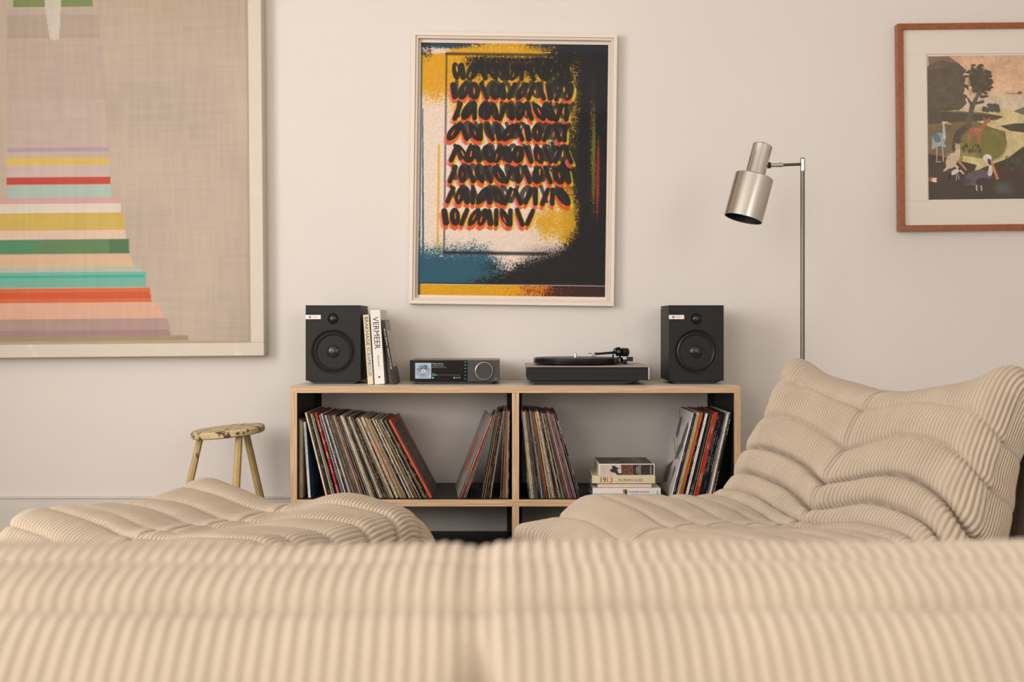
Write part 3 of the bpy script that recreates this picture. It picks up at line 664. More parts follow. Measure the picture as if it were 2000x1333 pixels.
text('spine_lettering', 'Bryan Bantry  selected writings', M_white, r, (.0068, -.0006, .13), (.15, .006), (0, R90, -R90))
cv = Canvas(60, 90, (150, 140, 128)); cv.rect(0, 14, 60, 66, (196, 184, 170)); cv.line([(20, 24), (30, 40), (26, 60)], .6, (150, 138, 126)); cv.rect(0, 66, 60, 90, (110, 104, 92)); cv.a *= (.93 + .14 * vnoise(90, 60, 3, 2))[..., None]
canvas_obj('cover_picture', cv, .002, .158, .002, .236, .0138, M_art, r, 'YZ')

# ------------------------------------------------------------------ loudspeakers
def speaker():
    t = empty('loudspeaker'); w2, hh, dep, z0 = .101, .2785, .225, .012
    obj('cabinet', bx(-w2, w2, .0085, dep, z0, z0 + hh - .009, bev=.001), M_matte, t)
    obj('top_panel', bx(-w2, w2, .0085, dep, z0 + hh - .0065, z0 + hh, bev=.0008), M_matte, t)
    bm = bmesh.new(); box(bm, -w2 + .004, w2 - .004, .012, dep - .004, z0 + hh - .010, z0 + hh - .006); obj('shadow_gap', bm, M_rub, t)
    obj('plinth', prism(bmesh.new(), [(-w2 + .03, 0), (w2 - .03, 0), (w2 - .004, z0), (-w2 + .004, z0)], .02, dep - .02), M_rub, t)
    # front baffle with two round cut-outs
    cz, tz, R, r = z0 + .1075, z0 + .2285, .0815, .0205
    bm = bmesh.new(); n = 72
    def ringpts(cx, c, rr, k): return [(cx + rr * math.cos(2 * math.pi * i / k), c + rr * math.sin(2 * math.pi * i / k)) for i in range(k)]
    outer = [(-w2, z0), (w2, z0), (w2, z0 + hh), (-w2, z0 + hh)]
    loops = [outer, ringpts(0, cz, R, n), ringpts(0, tz, r, 40)]; es = []
    for lp in loops:
        vv = [bm.verts.new((x, 0, z)) for x, z in lp]
        for i in range(len(vv)): es.append(bm.edges.new((vv[i], vv[(i + 1) % len(vv)])))
    bmesh.ops.triangle_fill(bm, edges=es, use_beauty=True)
    ret = bmesh.ops.extrude_face_region(bm, geom=bm.faces[:]); bmesh.ops.translate(bm, vec=(0, .008, 0), verts=[v for v in ret['geom'] if isinstance(v, bmesh.types.BMVert)])
    bmesh.ops.recalc_face_normals(bm, faces=bm.faces[:]); obj('baffle', bm, M_matte, t)
    def disc(name, prof, c, m, parent=t, n=64):
        Mx = Matrix.Translation((0, 0, c)) @ Matrix.Rotation(R90, 4, 'X'); return obj(name, lathe(bmesh.new(), prof, n, Mx), m, parent, smooth=True)
    # profiles: (radius, outwards) with outwards = -y
    wf = disc('woofer', [(R, -.001), (R - .0015, .0015), (R - .006, -.004), (.073, -.009), (.0715, -.011)], cz, M_satin)
    disc('surround', [(.0725, -.010), (.0705, -.004), (.066, -.0015), (.0615, -.005), (.060, -.0105)], cz, M_rub, wf)
    disc('cone', [(.0605, -.010), (.050, -.013), (.038, -.018), (.028, -.026)], cz, M_cone, wf)
    disc('dust_cap', [(.0285, -.024), (.0282, -.016), (.025, -.009), (.018, -.0045), (.009, -.0022), (0, -.0015)], cz, M_cone, wf)
    tw = disc('tweeter', [(r, -.001), (r - .002, -.003), (r - .0035, -.0045), (0, -.006)], tz, M_rub, t, 40)
    disc('dome', [(.0165, -.0045), (.015, .0), (.0115, .003), (.006, .005), (0, .0055)], tz, M_cone, tw, 40)
    # badge
    zc = z0 + hh - .0435; bd = bx(-w2 - .0002, -w2 + .056, -.0012, 0, zc - .0078, zc + .0078, bev=.0004, seg=1); bg = obj('badge', bd, M_alu, t)
    bm = bmesh.new(); lathe(bm, [(.0016, 0), (.0042, 0)], 24, Matrix.Translation((-w2 + .016, -.0016, zc)) @ Matrix.Rotation(R90, 4, 'X')); obj('emblem', bm, M_ink, bg)
    text('badge_lettering', 'CAMBRIDGE\nAUDIO', M_greyink, bg, (-w2 + .034, -.0015, zc), (.024, .0065))
    return t
M_satin = mat('satin black ring', (84, 80, 76), .28, .7); M_cone = mat('cone black', (26, 26, 28), .27); M_alu = mat('pale badge', (226, 216, 208), .35, .1); M_greyink = mat('grey ink', (120, 110, 104), .6)
def copy_tree(o, parent=None):
    c = o.copy(); COL.objects.link(c); c.parent = parent
    for ch in o.children: copy_tree(ch, c)
    return c
ySp = 4.15
sp = speaker(); sp.location = (PX(650.5, ySp), ySp, ZT + .0004); tag(sp, 'black bookshelf loudspeaker at the left end of the shelf top', 'loudspeaker', 'pair of black loudspeakers')
sp2 = copy_tree(sp); sp2.location = (PX(1360, ySp), ySp, ZT + .0004); tag(sp2, 'black bookshelf loudspeaker at the right end of the shelf top, beside the floor lamp', 'loudspeaker', 'pair of black loudspeakers')

# ------------------------------------------------------------------ amplifier
ya = 4.13; am = empty('amplifier', (PX(888, ya), ya, ZT + .0004)); tag(am, 'black streaming amplifier with a lit display and silver-ringed dial', 'amplifier')
aw = (PX(975.5, ya) - PX(800.8, ya)) / 2; za0, za1 = PZ(745.5, ya) - ZT, PZ(704.2, ya) - ZT
M_walnut = mat('brown anodised case', (120, 98, 80), .38, .3)
obj('case', bx(-aw, aw, .004, .27, za0, za1, bev=.0015), M_walnut, am)
xs_ = PX(913, ya) - am.location.x
obj('display_glass', bx(-aw, xs_, 0, .0045, za0, za1, bev=.0008), M_gloss, am)
obj('front_panel', bx(xs_ + .0006, aw, 0, .0045, za0, za1, bev=.0008), mat('dark grey panel', (52, 50, 48), .45), am)
obj('plinth', prism(bmesh.new(), [(-aw + .035, 0), (aw - .035, 0), (aw - .012, za0), (-aw + .012, za0)], .012, .25), M_rub, am)
kx, kz = PX(945.5, ya) - am.location.x, PZ(725, ya) - ZT; kr = PX(17.3 + CX, ya)
Mk = Matrix.Translation((kx, 0, kz)) @ Matrix.Rotation(R90, 4, 'X')
kn = obj('dial', lathe(bmesh.new(), [(kr - .001, 0), (kr - .001, .009), (kr - .0022, .010), (0, .010)], 64, Mk), mat('dial grey', (44, 43, 41), .4), am, smooth=True)
obj('dial_ring', lathe(bmesh.new(), [(kr - .0024, .0101), (kr - .0016, .0112), (kr, .0104), (kr + .0002, .004)], 64, Mk), mat('pale gold ring', (226, 206, 190), .2, .9), kn, smooth=True)
obj('headphone_socket', lathe(bmesh.new(), [(.0012, .0002), (.0022, .0012), (.0032, .0002)], 24, Matrix.Translation((PX(968.3, ya) - am.location.x, 0, PZ(740.3, ya) - ZT)) @ Matrix.Rotation(R90, 4, 'X')), M_chrome, am)
def glow(name, col, s):
    m = mat(name, (10, 10, 10), .4); b_ = m.node_tree.nodes['Principled BSDF']; b_.inputs['Emission Color'].default_value = (*lin(col), 1); b_.inputs['Emission Strength'].default_value = s; return m
G_w = glow('display white', (225, 230, 230), .8); G_t = glow('display teal', (40, 175, 180), .75); G_d = glow('display dim teal', (20, 60, 62), .5)
M_scr = mat('display artwork', (10, 10, 10), .4); a = node(M_scr, 'ShaderNodeAttribute'); a.attribute_name = 'Paint'; b_ = M_scr.node_tree.nodes['Principled BSDF']
link(M_scr, a.outputs['Color'], b_.inputs['Emission Color']); b_.inputs['Emission Strength'].default_value = .9
cv = Canvas(90, 90, (176, 188, 200)); cv.ell(45, 48, 41, 41, (160, 168, 176)); cv.rect(8, 34, 82, 37, (60, 64, 70)); cv.poly([(8, 37), (30, 30), (60, 31), (82, 37)], (70, 74, 80))
cv.line([(20, 14), (26, 24), (34, 24), (38, 16), (44, 22)], 1.6, (60, 64, 70)); cv.ell(60, 22, 9, 9, (84, 90, 98)); cv.line([(36, 28), (46, 26), (54, 12)], 1.6, (60, 64, 70)); cv.ell(45, 46, 12, 12, (206, 214, 222)); cv.ell(45, 46, 3.6, 3.6, (30, 30, 34))
cv.ell(24, 45, 10, 3, (84, 90, 98)); cv.ell(68, 44, 9, 1.5, (110, 116, 124)); cv.rect(34, 60, 54, 64, (110, 110, 116)); cv.rect(28, 69, 62, 71, (84, 90, 98)); cv.rect(34, 74, 58, 76, (120, 126, 134))
def ax(px): return PX(px, ya) - am.location.x
def az(py): return PZ(py, ya) - ZT
dsp = obj('display', bx(ax(805), ax(911), -.0004, 0, az(744), az(705.5)), mat('display black', (6, 6, 7), .15), am)
canvas_obj('album_art', cv, ax(811), ax(842.3), az(740.3), az(709.5), -.0008, M_scr, dsp)
text('title_lettering', 'Mango Drive', G_w, dsp, (ax(855), -.0009, az(711.3)), (ax(866) - ax(844), .0055))
text('artist_lettering', 'rhythm & sound', G_w, dsp, (ax(855), -.0009, az(714.9)), (ax(866) - ax(844), .0042))
text('album_lettering', 'Mango Drive / Mango Drive', G_w, dsp, (ax(857.8), -.0009, az(718.2)), (ax(871.5) - ax(844), .003))
text('status_lettering', '13:29', G_w, dsp, (ax(896), -.0009, az(738.6)), (.010, .0035))
text('track_lettering', 'Radio', G_w, dsp, (ax(846.3), -.0009, az(730.5)), (.008, .0022))
text('time_lettering', '0:37', G_t, dsp, (ax(845.6), -.0009, az(735.3)), (.006, .002)); text('time_lettering', '3:48', G_t, dsp, (ax(897), -.0009, az(735.3)), (.006, .002))
obj('progress_track', bx(ax(844), ax(898.5), -.0008, -.0005, az(734), az(732.2)), G_d, dsp); obj('progress_bar', bx(ax(844), ax(853.5), -.0011, -.0008, az(734.1), az(732.1)), G_t, dsp)
obj('status_icon', lathe(bmesh.new(), [(0, 0), (.0028, 0)], 20, Matrix.Translation((ax(845.5), -.0008, az(738.6))) @ Matrix.Rotation(R90, 4, 'X')), G_w, dsp)
bm = bmesh.new(); lathe(bm, [(0, 0), (.0024, 0)], 3, Matrix.Translation((ax(891), -.0008, az(738.3))) @ Matrix.Rotation(R90, 4, 'X')); obj('status_icon', bm, G_w, dsp)
obj('status_icon', bx(ax(886), ax(888), -.0009, -.0008, az(740), az(737.2)), G_w, dsp)
for k, py in enumerate((708, 713.8, 720.3, 727, 733.8, 740.6)):
    obj('touch_button', bx(ax(907.3), ax(910.7 if k < 3 else 909.7), -.0008, -.0005, az(py + .7), az(py - .8)), G_t, dsp)

# ------------------------------------------------------------------ turntable
yt = 4.07; xc = PX(1148.8, yt); tt = empty('turntable', (xc, yt, ZT + .0004)); tag(tt, 'black turntable with raised platter and tonearm on the shelf top', 'turntable')
tw_ = (PX(1268.8, yt) - PX(1028.8, yt)) / 2
def tx(px, y=yt): return PX(px, y) - xc
zt0, zt1 = PZ(743.5, yt) - ZT, PZ(715, yt) - ZT
M_silv = mat('brushed dark aluminium', (150, 140, 132), .38, .9)
obj('plinth', bx(-tw_ + .002, tw_ - .002, .004, .345, zt0, zt1 - .006, bev=.003), M_matte, tt)
obj('front_cover', bx(-tw_ + .003, tw_ - .006, .0005, .005, zt0 + .0, zt1 - .0075, bev=.0008), M_matte, tt)
obj('corner_trim', bx(tw_ - .005, tw_, .0, .02, zt0 + .002, zt1 - .004, bev=.0015), M_chrome, tt)
obj('top_plate', bx(-tw_ - .001, tw_ + .001, -.001, .35, zt1 - .0062, zt1, bev=.0012), M_silv, tt)
obj('foot', prism(bmesh.new(), [(-tw_ + .03, 0), (tw_ - .1, 0), (tw_ - .02, zt0), (-tw_ + .01, zt0)], .04, .30), M_rub, tt)
pcy = 4.232 - yt; pcx = PX(1123.5, 4.232) - xc; zp0, zp1 = zt1 + .0035, PZ(700.6, 4.09) - ZT
T = Matrix.Translation
pl = obj('platter', lathe(bmesh.new(), [(0, zp0), (.150, zp0), (.1555, zp0 + .001), (.1565, zp0 + .003), (.1565, zp1 - .004), (.155, zp1 - .002), (0, zp1 - .002)], 128, T((pcx, pcy, 0))), mat('platter black', (34, 32, 32), .25, .4), tt, smooth=True)
obj('slip_mat', lathe(bmesh.new(), [(0, zp1 - .002), (.1515, zp1 - .002), (.151, zp1), (0, zp1)], 96, T((pcx, pcy, 0))), M_rub, pl, smooth=True)
obj('bearing_hub', lathe(bmesh.new(), [(.07, zt1 - .0005), (.07, zp0 + .001)], 48, T((pcx, pcy, 0))), M_rub, tt)
obj('spindle', lathe(bmesh.new(), [(.0045, zp1 - .001), (.0045, zp1 + .014), (.0025, zp1 + .019), (0, zp1 + .0205)], 20, T((pcx, pcy, 0))), M_chrome, tt, smooth=True)
# tonearm base, bearing, tube, headshell, counterweight
yA = 4.30; xA = PX(1209, yA) - xc; zA = PZ(688.5, yA) - ZT; dyA = yA - yt
bm = bmesh.new(); lathe(bm, [(0, zt1), (.032, zt1), (.032, zt1 + .006), (.026, zt1 + .008), (.018, zt1 + .009), (.014, zt1 + .024), (0, zt1 + .024)], 32, T((xA - .0, dyA, 0)))
base = obj('arm_base', bm, M_gloss, tt, smooth=True)
bm = bmesh.new(); lathe(bm, [(0, -.016), (.010, -.015), (.0145, -.009), (.016, 0), (.0145, .009), (.010, .015), (0, .016)], 28, T((xA, dyA, zA)))
obj('bearing_housing', bm, M_gloss, tt, smooth=True)
bm = bmesh.new(); rod(bm, (xA, dyA, zt1 + .02), (xA, dyA, zA), .008); obj('pillar', bm, M_matte, tt)
xh, yh, zh = PX(1166, 4.22) - xc, 4.22 - yt, PZ(691.8, 4.22) - ZT
bm = bmesh.new(); rod(bm, (xA, dyA, zA), (xh, yh, zh), .0050, .0040); ar = obj('tonearm', bm, M_matte, tt, smooth=True)
bm = bmesh.new(); hx = PX(1153, 4.205) - xc; box(bm, hx + .016, xh + .014, yh - .008, yh + .006, zh - .004, zh + .005, bev=.0015); box(bm, hx - .006, hx + .006, yh - .004, yh + .002, zh + .0005, zh + .003)
hd = obj('headshell', bm, M_gloss, ar)
obj('cartridge', bx(hx + .001, hx + .020, yh - .0095, yh + .0085, zh - .011, zh + .0006, bev=.002), M_chrome, hd, label='bright silver cartridge')
cw = bmesh.new()
for k, (c_, m_) in enumerate((((204, 40, 30), 0), ((60, 150, 70), 0), ((220, 190, 150), 0))):
    bm = bmesh.new(); rod(bm, (hx + .020, yh - .006 + k * .004, zh - .003 - k * .002), (hx + .031, yh - .004 + k * .003, zh - .001), .0007, n=6); obj('cartridge_wire', bm, mat('wire %d' % k, c_, .5), hd)
bm = bmesh.new(); q0 = Vector((xA + .010, dyA + .004, zA + .0)); q1 = Vector((xA + .036, dyA + .012, zA - .001))
Lc = (q1 - q0).length; lathe(bm, [(0, 0), (.012, .001), (.0165, .004), (.0165, .011), (.0135, .0125), (.0135, .0145), (.0165, .016), (.0165, Lc - .003), (.013, Lc), (0, Lc)], 32, aim(q0, q1)); obj('counterweight', bm, M_rub, tt, smooth=True)
# arched lift handle and anti skate
bm = bmesh.new(); arc = [(PX(1197, yA) - xc, PZ(695, yA) - ZT), (PX(1197.5, yA) - xc, PZ(687, yA) - ZT), (PX(1199.5, yA) - xc, PZ(682.5, yA) - ZT), (PX(1204, yA) - xc, PZ(680.3, yA) - ZT), (PX(1210.5, yA) - xc, PZ(679.6, yA) - ZT)]
for p_, q_ in zip(arc, arc[1:]): rod(bm, (p_[0], dyA - .012, p_[1]), (q_[0], dyA - .012, q_[1]), .0028, n=10)
rod(bm, (arc[0][0], dyA - .012, zt1 + .0), (arc[0][0], dyA - .012, arc[0][1]), .004, n=12)
obj('arm_lift', bm, M_gloss, tt, smooth=True)
bm = bmesh.new(); box(bm, PX(1224, yA) - xc, PX(1236, yA) - xc, dyA - .006, dyA + .012, zt1 + .009, zt1 + .026, bev=.0015); box(bm, xA, PX(1225, yA) - xc, dyA - .004, dyA + .008, zt1 + .008, zt1 + .016, bev=.001); obj('anti_skate_arm', bm, M_gloss, tt)
bm = bmesh.new(); rod(bm, (PX(1209, yA) - xc, dyA - .022, zt1 + .006), (PX(1209, yA) - xc, dyA - .022, zt1 + .020), .003, n=14); rod(bm, (PX(1202, yA) - xc, dyA - .018, zt1 + .024), (PX(1208, yA) - xc, dyA - .018, zt1 + .028), .0028, n=14); obj('adjusting_screw', bm, M_chrome, tt)

# ------------------------------------------------------------------ stool
yst = 4.12; sx_, sz_ = PX(445, yst), PZ(842.5, yst); st = empty('stool', (sx_, yst, 0)); tag(st, 'small round wooden stool with worn cream paint against the wall', 'stool')
def worn(name, base, wood, thr, scale):
    m = mat(name, base, .5); tc = node(m, 'ShaderNodeTexCoord'); n = node(m, 'ShaderNodeTexNoise'); n.inputs['Scale'].default_value = scale; n.inputs['Detail'].default_value = 8; n.inputs['Roughness'].default_value = .65
    link(m, tc.outputs['Object'], n.inputs['Vector']); cr = node(m, 'ShaderNodeValToRGB'); e = cr.color_ramp.elements
    e[0].position = thr; e[0].color = (*lin(wood), 1); e[1].position = thr + .02; e[1].color = (*lin(base), 1); x = e.new(thr + .2); x.color = (*lin(tuple(int(c * .93) for c in base)), 1)
    link(m, n.outputs[0], cr.inputs[0]); link(m, cr.outputs[0], m.node_tree.nodes['Principled BSDF'].inputs['Base Color']); return m
M_seat = worn('worn cream paint', (206, 184, 140), (84, 62, 40), .43, 34); M_leg = worn('cream leg paint', (190, 164, 108), (80, 60, 36), .36, 30)
ax_ = Matrix.Rotation(math.radians(-5.2), 4, 'Y') @ Matrix.Rotation(math.radians(1.5), 4, 'X')
R_ = .133; bm = lathe(bmesh.new(), [(0, -.014), (R_ - .008, -.014), (R_ - .001, -.010), (R_, -.003), (R_, .006), (R_ - .005, .0115), (R_ - .02, .013), (0, .0125)], 72, T((0, 0, sz_)) @ ax_)
obj('seat', bm, M_seat, st, smooth=True)
def stleg(top, bot, r):
    bm = bmesh.new(); lathe(bm, [(0, 0), (r * 1.12, 0), (r * .9, (Vector(top) - Vector(bot)).length), (0, (Vector(top) - Vector(bot)).length)], 8, aim(bot, top)); return obj('leg', bm, M_leg, st)
def lp(px, py, y): p_ = P(px, py, y); return (p_[0] - sx_, p_[1] - yst, p_[2])
def ext(a, b):   # extend line a->b to the floor
    a, b = Vector(a), Vector(b); t = (a.z - 0.0) / (a.z - b.z); return tuple(a + (b - a) * t)
for (a, b_, r) in ((lp(391.5, 853, 4.09), lp(372, 938, 4.06), .0135), (lp(467, 853, 4.05), lp(461, 955, 3.99), .0145), (lp(481, 848, 4.19), lp(507, 965, 4.25), .0140)):
    stleg(a, ext(a, b_), r)

# ------------------------------------------------------------------ floor lamp
yl = 3.85; lx = PX(1567.5, yl); la = empty('floor_lamp', (lx, yl, 0)); tag(la, 'brushed aluminium floor lamp with stepped cylinder shade behind the lounge chair', 'lamp')
M_brush = mat('brushed aluminium', (192, 186, 178), .3, 1); bsb = M_brush.node_tree.nodes['Principled BSDF']; bsb.inputs['Anisotropic'].default_value = .75
tc = node(M_brush, 'ShaderNodeTexCoord'); mp = node(M_brush, 'ShaderNodeMapping'); mp.inputs['Scale'].default_value = (4, 4, 900); nz = node(M_brush, 'ShaderNodeTexNoise'); nz.inputs['Scale'].default_value = 1
link(M_brush, tc.outputs['Object'], mp.inputs[0]); link(M_brush, mp.outputs[0], nz.inputs['Vector']); mr = node(M_brush, 'ShaderNodeMapRange'); mr.inputs[3].default_value = .2; mr.inputs[4].default_value = .28
link(M_brush, nz.outputs[0], mr.inputs[0]); link(M_brush, mr.outputs[0], bsb.inputs['Roughness'])
M_pole = mat('steel tube', (112, 104, 96), .4, 1); M_in = mat('shade inside black', (14, 13, 13), .6)
zl = lambda py: PZ(py, yl)
obj('base', lathe(bmesh.new(), [(0, 0), (.13, 0), (.13, .012), (.125, .018), (.02, .020), (.012, .03), (0, .03)], 64), M_pole, la, smooth=True)
bm = bmesh.new(); rod(bm, (0, 0, .02), (0, 0, zl(333)), .0072, n=24); obj('pole', bm, M_pole, la, smooth=True)
bm = bmesh.new(); rod(bm, (.0005, 0, zl(334)), (.0005, 0, zl(311)), .0088, n=24); cpn = obj('pole_joint', bm, M_chrome, la, smooth=True)
bm = bmesh.new(); rod(bm, (.0005, 0, zl(311)), (.0005, 0, zl(309)), .0072, n=24); obj('joint_cap', bm, M_in, cpn, smooth=True)
def lx_(px, py, dy=0): p_ = P(px, py, yl + dy); return Vector((p_[0] - lx, dy, p_[2]))
bm = bmesh.new(); rod(bm, lx_(1566, 321), lx_(1526, 322.5, -.02), .0050, n=16); arm = obj('arm', bm, M_pole, la, smooth=True)
bm = bmesh.new(); rod(bm, lx_(1528, 322.3, -.02), lx_(1503, 323, -.03), .0075, n=20); rod(bm, lx_(1525.5, 322.3, -.02), lx_(1523.5, 322.4, -.021), .0086, n=20); obj('swivel_joint', bm, M_chrome, la, smooth=True)
bm = bmesh.new(); rod(bm, lx_(1504, 323, -.03), lx_(1500, 323.2, -.031), .0105, n=16); obj('joint_knob', bm, M_in, la, smooth=True)
pT = lx_(1490, 283, -.045); pB = lx_(1451.5, 428, -.060); axv = (pB - pT); Lh = axv.length; Mh = aim(pB, pT)   # z from mouth up to the top
Lb = Lh * .575; r1, r2 = .0645, .0330
hdl = obj('lamp_shade', lathe(bmesh.new(), [(r1 - .002, .0), (r1, .0005), (r1, Lb - .003), (r1 - .003, Lb), (r2 + .0002, Lb + .001), (r2, Lb + .003), (r2, Lh - .003), (r2 - .003, Lh), (0, Lh + .001)], 96, Mh), M_brush, la, smooth=True)
obj('shade_lining', lathe(bmesh.new(), [(r1 - .0018, .0002), (r1 - .002, Lb - .006), (0, Lb - .005)], 96, Mh), M_in, hdl, smooth=True)
obj('switch', lathe(bmesh.new(), [(.004, Lh), (.004, Lh + .003), (.0022, Lh + .004), (.0025, Lh + .009), (0, Lh + .01)], 16, Mh), M_in, hdl)
obj('bulb', lathe(bmesh.new(), [(.013, Lb - .006), (.014, Lb - .03), (.026, .05), (.028, .035), (.02, .018), (0, .012)], 32, Mh), mat('opal bulb', (225, 222, 215), .4), hdl, smooth=True)

# ------------------------------------------------------------------ pictures on the wall
def frame_bm(x0, x1, z0, z1, w_, d0, d1, bev=.001):
    bm = bmesh.new()
    for (a, b1, c, d) in ((x0, x1, z0, z0 + w_), (x0, x1, z1 - w_, z1), (x0, x0 + w_, z0 + w_, z1 - w_), (x1 - w_, x1, z0 + w_, z1 - w_)): box(bm, a, b1, d0, d1, c, d, bev=bev, seg=1)
    return bm
def hang(name, label, cat, px, py, yf, rot):
    """Empty at a picture's centre on its front plane; parts use local x,z and y>0 towards the wall"""
    x, y, z = P(px, py, yf); o = empty(name, (x, y, z), (0, rot, 0)); tag(o, label, cat, 'framed pictures on the wall'); return o
M_screen = paint_mat('screenprint ink', .8); M_screen.node_tree.nodes['Principled BSDF'].inputs['Specular IOR Level'].default_value = .1
# --- poster: misregistered screenprint stand-in
yf = 4.415; po = hang('framed_poster', 'dark screenprint with yellow and teal ink in a thin white frame above the amplifier', 'picture', 1002, 330, yf, math.radians(.75))
k = yf / F; W2, H2 = 200.5 * k, 266 * k
obj('frame', frame_bm(-W2, W2, -H2, H2, 7 * k, 0, WY - yf - .001), mat('white frame paint', (226, 214, 200), .4), po)
obj('spacer', frame_bm(-W2 + 7 * k, W2 - 7 * k, -H2 + 7 * k, H2 - 7 * k, 5 * k, .006, .03), mat('inner frame paint', (214, 200, 186), .5), po)
obj('backing_paper', bx(-W2 + 7 * k, W2 - 7 * k, .027, .031, -H2 + 7 * k, H2 - 7 * k), mat('poster paper', (232, 214, 200), .7), po)
cv = Canvas(552, 744, (228, 208, 192)); q = 1.5; X, Y = cv.x / q, cv.y / q      # X 0..368, Y 0..496
fine = vnoise(744, 552, 2, 11); fin2 = vnoise(744, 552, 2.4, 12)
wv = .45 * np.maximum(vnoise(744, 552, 1.6, 14, 9), vnoise(744, 552, 9, 15, 1.6)) + .4 * vnoise(744, 552, 2, 16) + .15 * vnoise(744, 552, 40, 17)
def ramp(v, a, b): return np.clip((v - a) / (b - a), 0, 1)
def dith(d): return np.clip((d - .14 - .78 * wv) / .2, 0, 1)
YEL, TEAL, BLK, ORG, PNK = (214, 158, 26), (40, 88, 108), (24, 23, 26), (214, 76, 34), (220, 120, 120)
def G(cx, cy, rx, ry): return np.exp(-((X - cx) / rx) ** 2 - ((Y - cy) / ry) ** 2)
# yellow wash across the top, down the right and in patches
cv.mix(dith(ramp(Y, 14, 26) * (1 - ramp(Y, 60, 170)) * 1.2), YEL); cv.mix(dith(ramp(X, 20, 60) * (1 - ramp(Y, 90, 260)) * .85), YEL)
cv.mix(dith(ramp(X, 225, 300) * (1 - ramp(Y, 380, 440)) * 1.1), (190, 146, 30)); cv.mix(dith(G(262, 350, 60, 60) * .9), (208, 160, 36)); cv.rect(36 * q, 200 * q, 40 * q, 412 * q, YEL, .8, 4)
# teal along the left, the top and the lower left corner
cv.rect(1 * q, 4 * q, 3.5 * q, 492 * q, TEAL, .85, 2); cv.poly([(4 * q, 130 * q), (6 * q, 130 * q), (13 * q, 474 * q), (8 * q, 474 * q)], TEAL, .85); cv.mix(dith((1 - ramp(X, 2, 20)) * ramp(Y, 180, 420) * .8), TEAL)
cv.mix(dith((1 - ramp(Y, 4, 24)) * (1.05 - .55 * G(170, 0, 90, 40))), (36, 58, 80)); cv.mix(dith(ramp(Y, 340, 455) * (1 - ramp(X, 130, 230)) * 1.25) * (Y < 473), TEAL); cv.mix(dith(G(150, 425, 60, 18) * .5) * (Y < 473), (230, 220, 205))
# black screen: halftone over the top, solid to the right and across the foot
core = np.maximum(.74 * ramp(X, 30, 110) * (1 - ramp(Y, 50, 110)) * ramp(Y, 10, 30), .78 * ramp(X, 190, 275) * (1 - ramp(Y, 260, 380)))
core = np.maximum(core, np.maximum(ramp(X, 235, 335), ramp(Y + .42 * (X - 184), 395, 480) * 1.15)); core = np.maximum(core, ramp(X + .8 * Y, 480, 640))
core = core - .62 * G(272, 345, 34, 50) - .34 * G(338, 200, 9, 190) - .2 * G(300, 120, 10, 110); core = np.maximum(core, .6 * (1 - ramp(X, 18, 50)) * (1 - ramp(Y, 22, 70)))
cv.mix(dith(core * 1.15) * (Y < 472), BLK); cv.mix(ramp(X, 338, 352) * (Y < 473) * .88, (18, 20, 27)); cv.mix(G(323, 200, 8, 400) * (Y < 473) * .85, (24, 22, 24))
cv.mix(ramp(X, 190, 290) * ramp(Y, 390, 425) * (Y < 472) * .95, (24, 23, 25)); cv.mix((Y < 16) * ramp(X, 200, 330) * .8, (26, 34, 46)); cv.mix(dith(G(120, 440, 110, 24) * .8 * ramp(X, 60, 140)) * (Y < 472), (26, 40, 46))
cv.mix(dith(G(350, 260, 5, 110) * 1.05) * .8, (160, 48, 30)); cv.mix(dith(G(342, 220, 6, 170) * .9) * .6, (150, 140, 40))
# inner frame lines
cv.rect(49 * q, 22 * q, 52 * q, 415 * q, (30, 30, 34), .7, 4); cv.rect(50 * q, 409 * q, 250 * q, 415 * q, BLK, .85, 6); cv.rect(48 * q, 19 * q, 318 * q, 24 * q, BLK, .75, 5)
cv.rect(34 * q, 64 * q, 50 * q, 66 * q, PNK, .8); cv.rect(34 * q, 66 * q, 36 * q, 110 * q, PNK, .7)
# bottom band
cv.mix((Y > 474) * 1.0, YEL); cv.mix(dith((Y > 474) * ramp(X, 60, 280) * .9), (176, 66, 30)); cv.mix(dith((Y > 474) * (.4 + ramp(X, 200, 350) * .75)), (50, 28, 28)); cv.mix((Y > 471) * (Y < 474) * .8, (30, 40, 50)); cv.rect(0, 472 * q, 5 * q, 496 * q, (60, 70, 84), .8, 3)
# rows of heavy oval and bar shaped brush marks printed several times out of register
rows = [(36, 66, 300), (74, 64, 304), (114, 68, 306), (155, 60, 300), (198, 62, 300), (238, 60, 300), (280, 56, 292), (322, 50, 236)]
def marks(y0, x0, x1, col, al, dx, dy, r, seed):
    g = np.random.RandomState(seed); x = x0; t, bt = y0 + 6 + dy, y0 + 33 + dy; last = -1
    while x < x1 - 8:
        kd = g.choice([0, 0, 1, 2, 2, 3, 4]); kd = 0 if kd == last and kd != 0 else kd; last = kd; a = x + dx; j = g.uniform(-2, 2)
        S = lambda p0, p1, p2, p3, rr=r: cv.seg(p0 * q, p1 * q, p2 * q, p3 * q, rr * q, col, al, None, 2.0)
        if kd == 0: wd = g.uniform(7, 12); tl = g.uniform(-.55, .55); XX = (X - a - wd + 4) - tl * (Y - (t + bt) / 2); m = ramp(np.hypot(XX / wd, (Y - (t + bt) / 2) / 17), 1.08, 1) * ramp(np.hypot((XX + j * 1.5) / 1.7, (Y - (t + bt) / 2 - j * 3) / 6.5), .7, 1.3); cv.mix(m * al, col); x += wd * 2 - 1
        elif kd == 1: S(a, t, a, bt); x += 13
        elif kd == 2: S(a, t + j, a + 11, bt); x += 20
        elif kd == 3: S(a + 11, t, a, bt + j); x += 20
        else: S(a, t + 3, a + 4, bt - 2, r * 1.3); x += 15
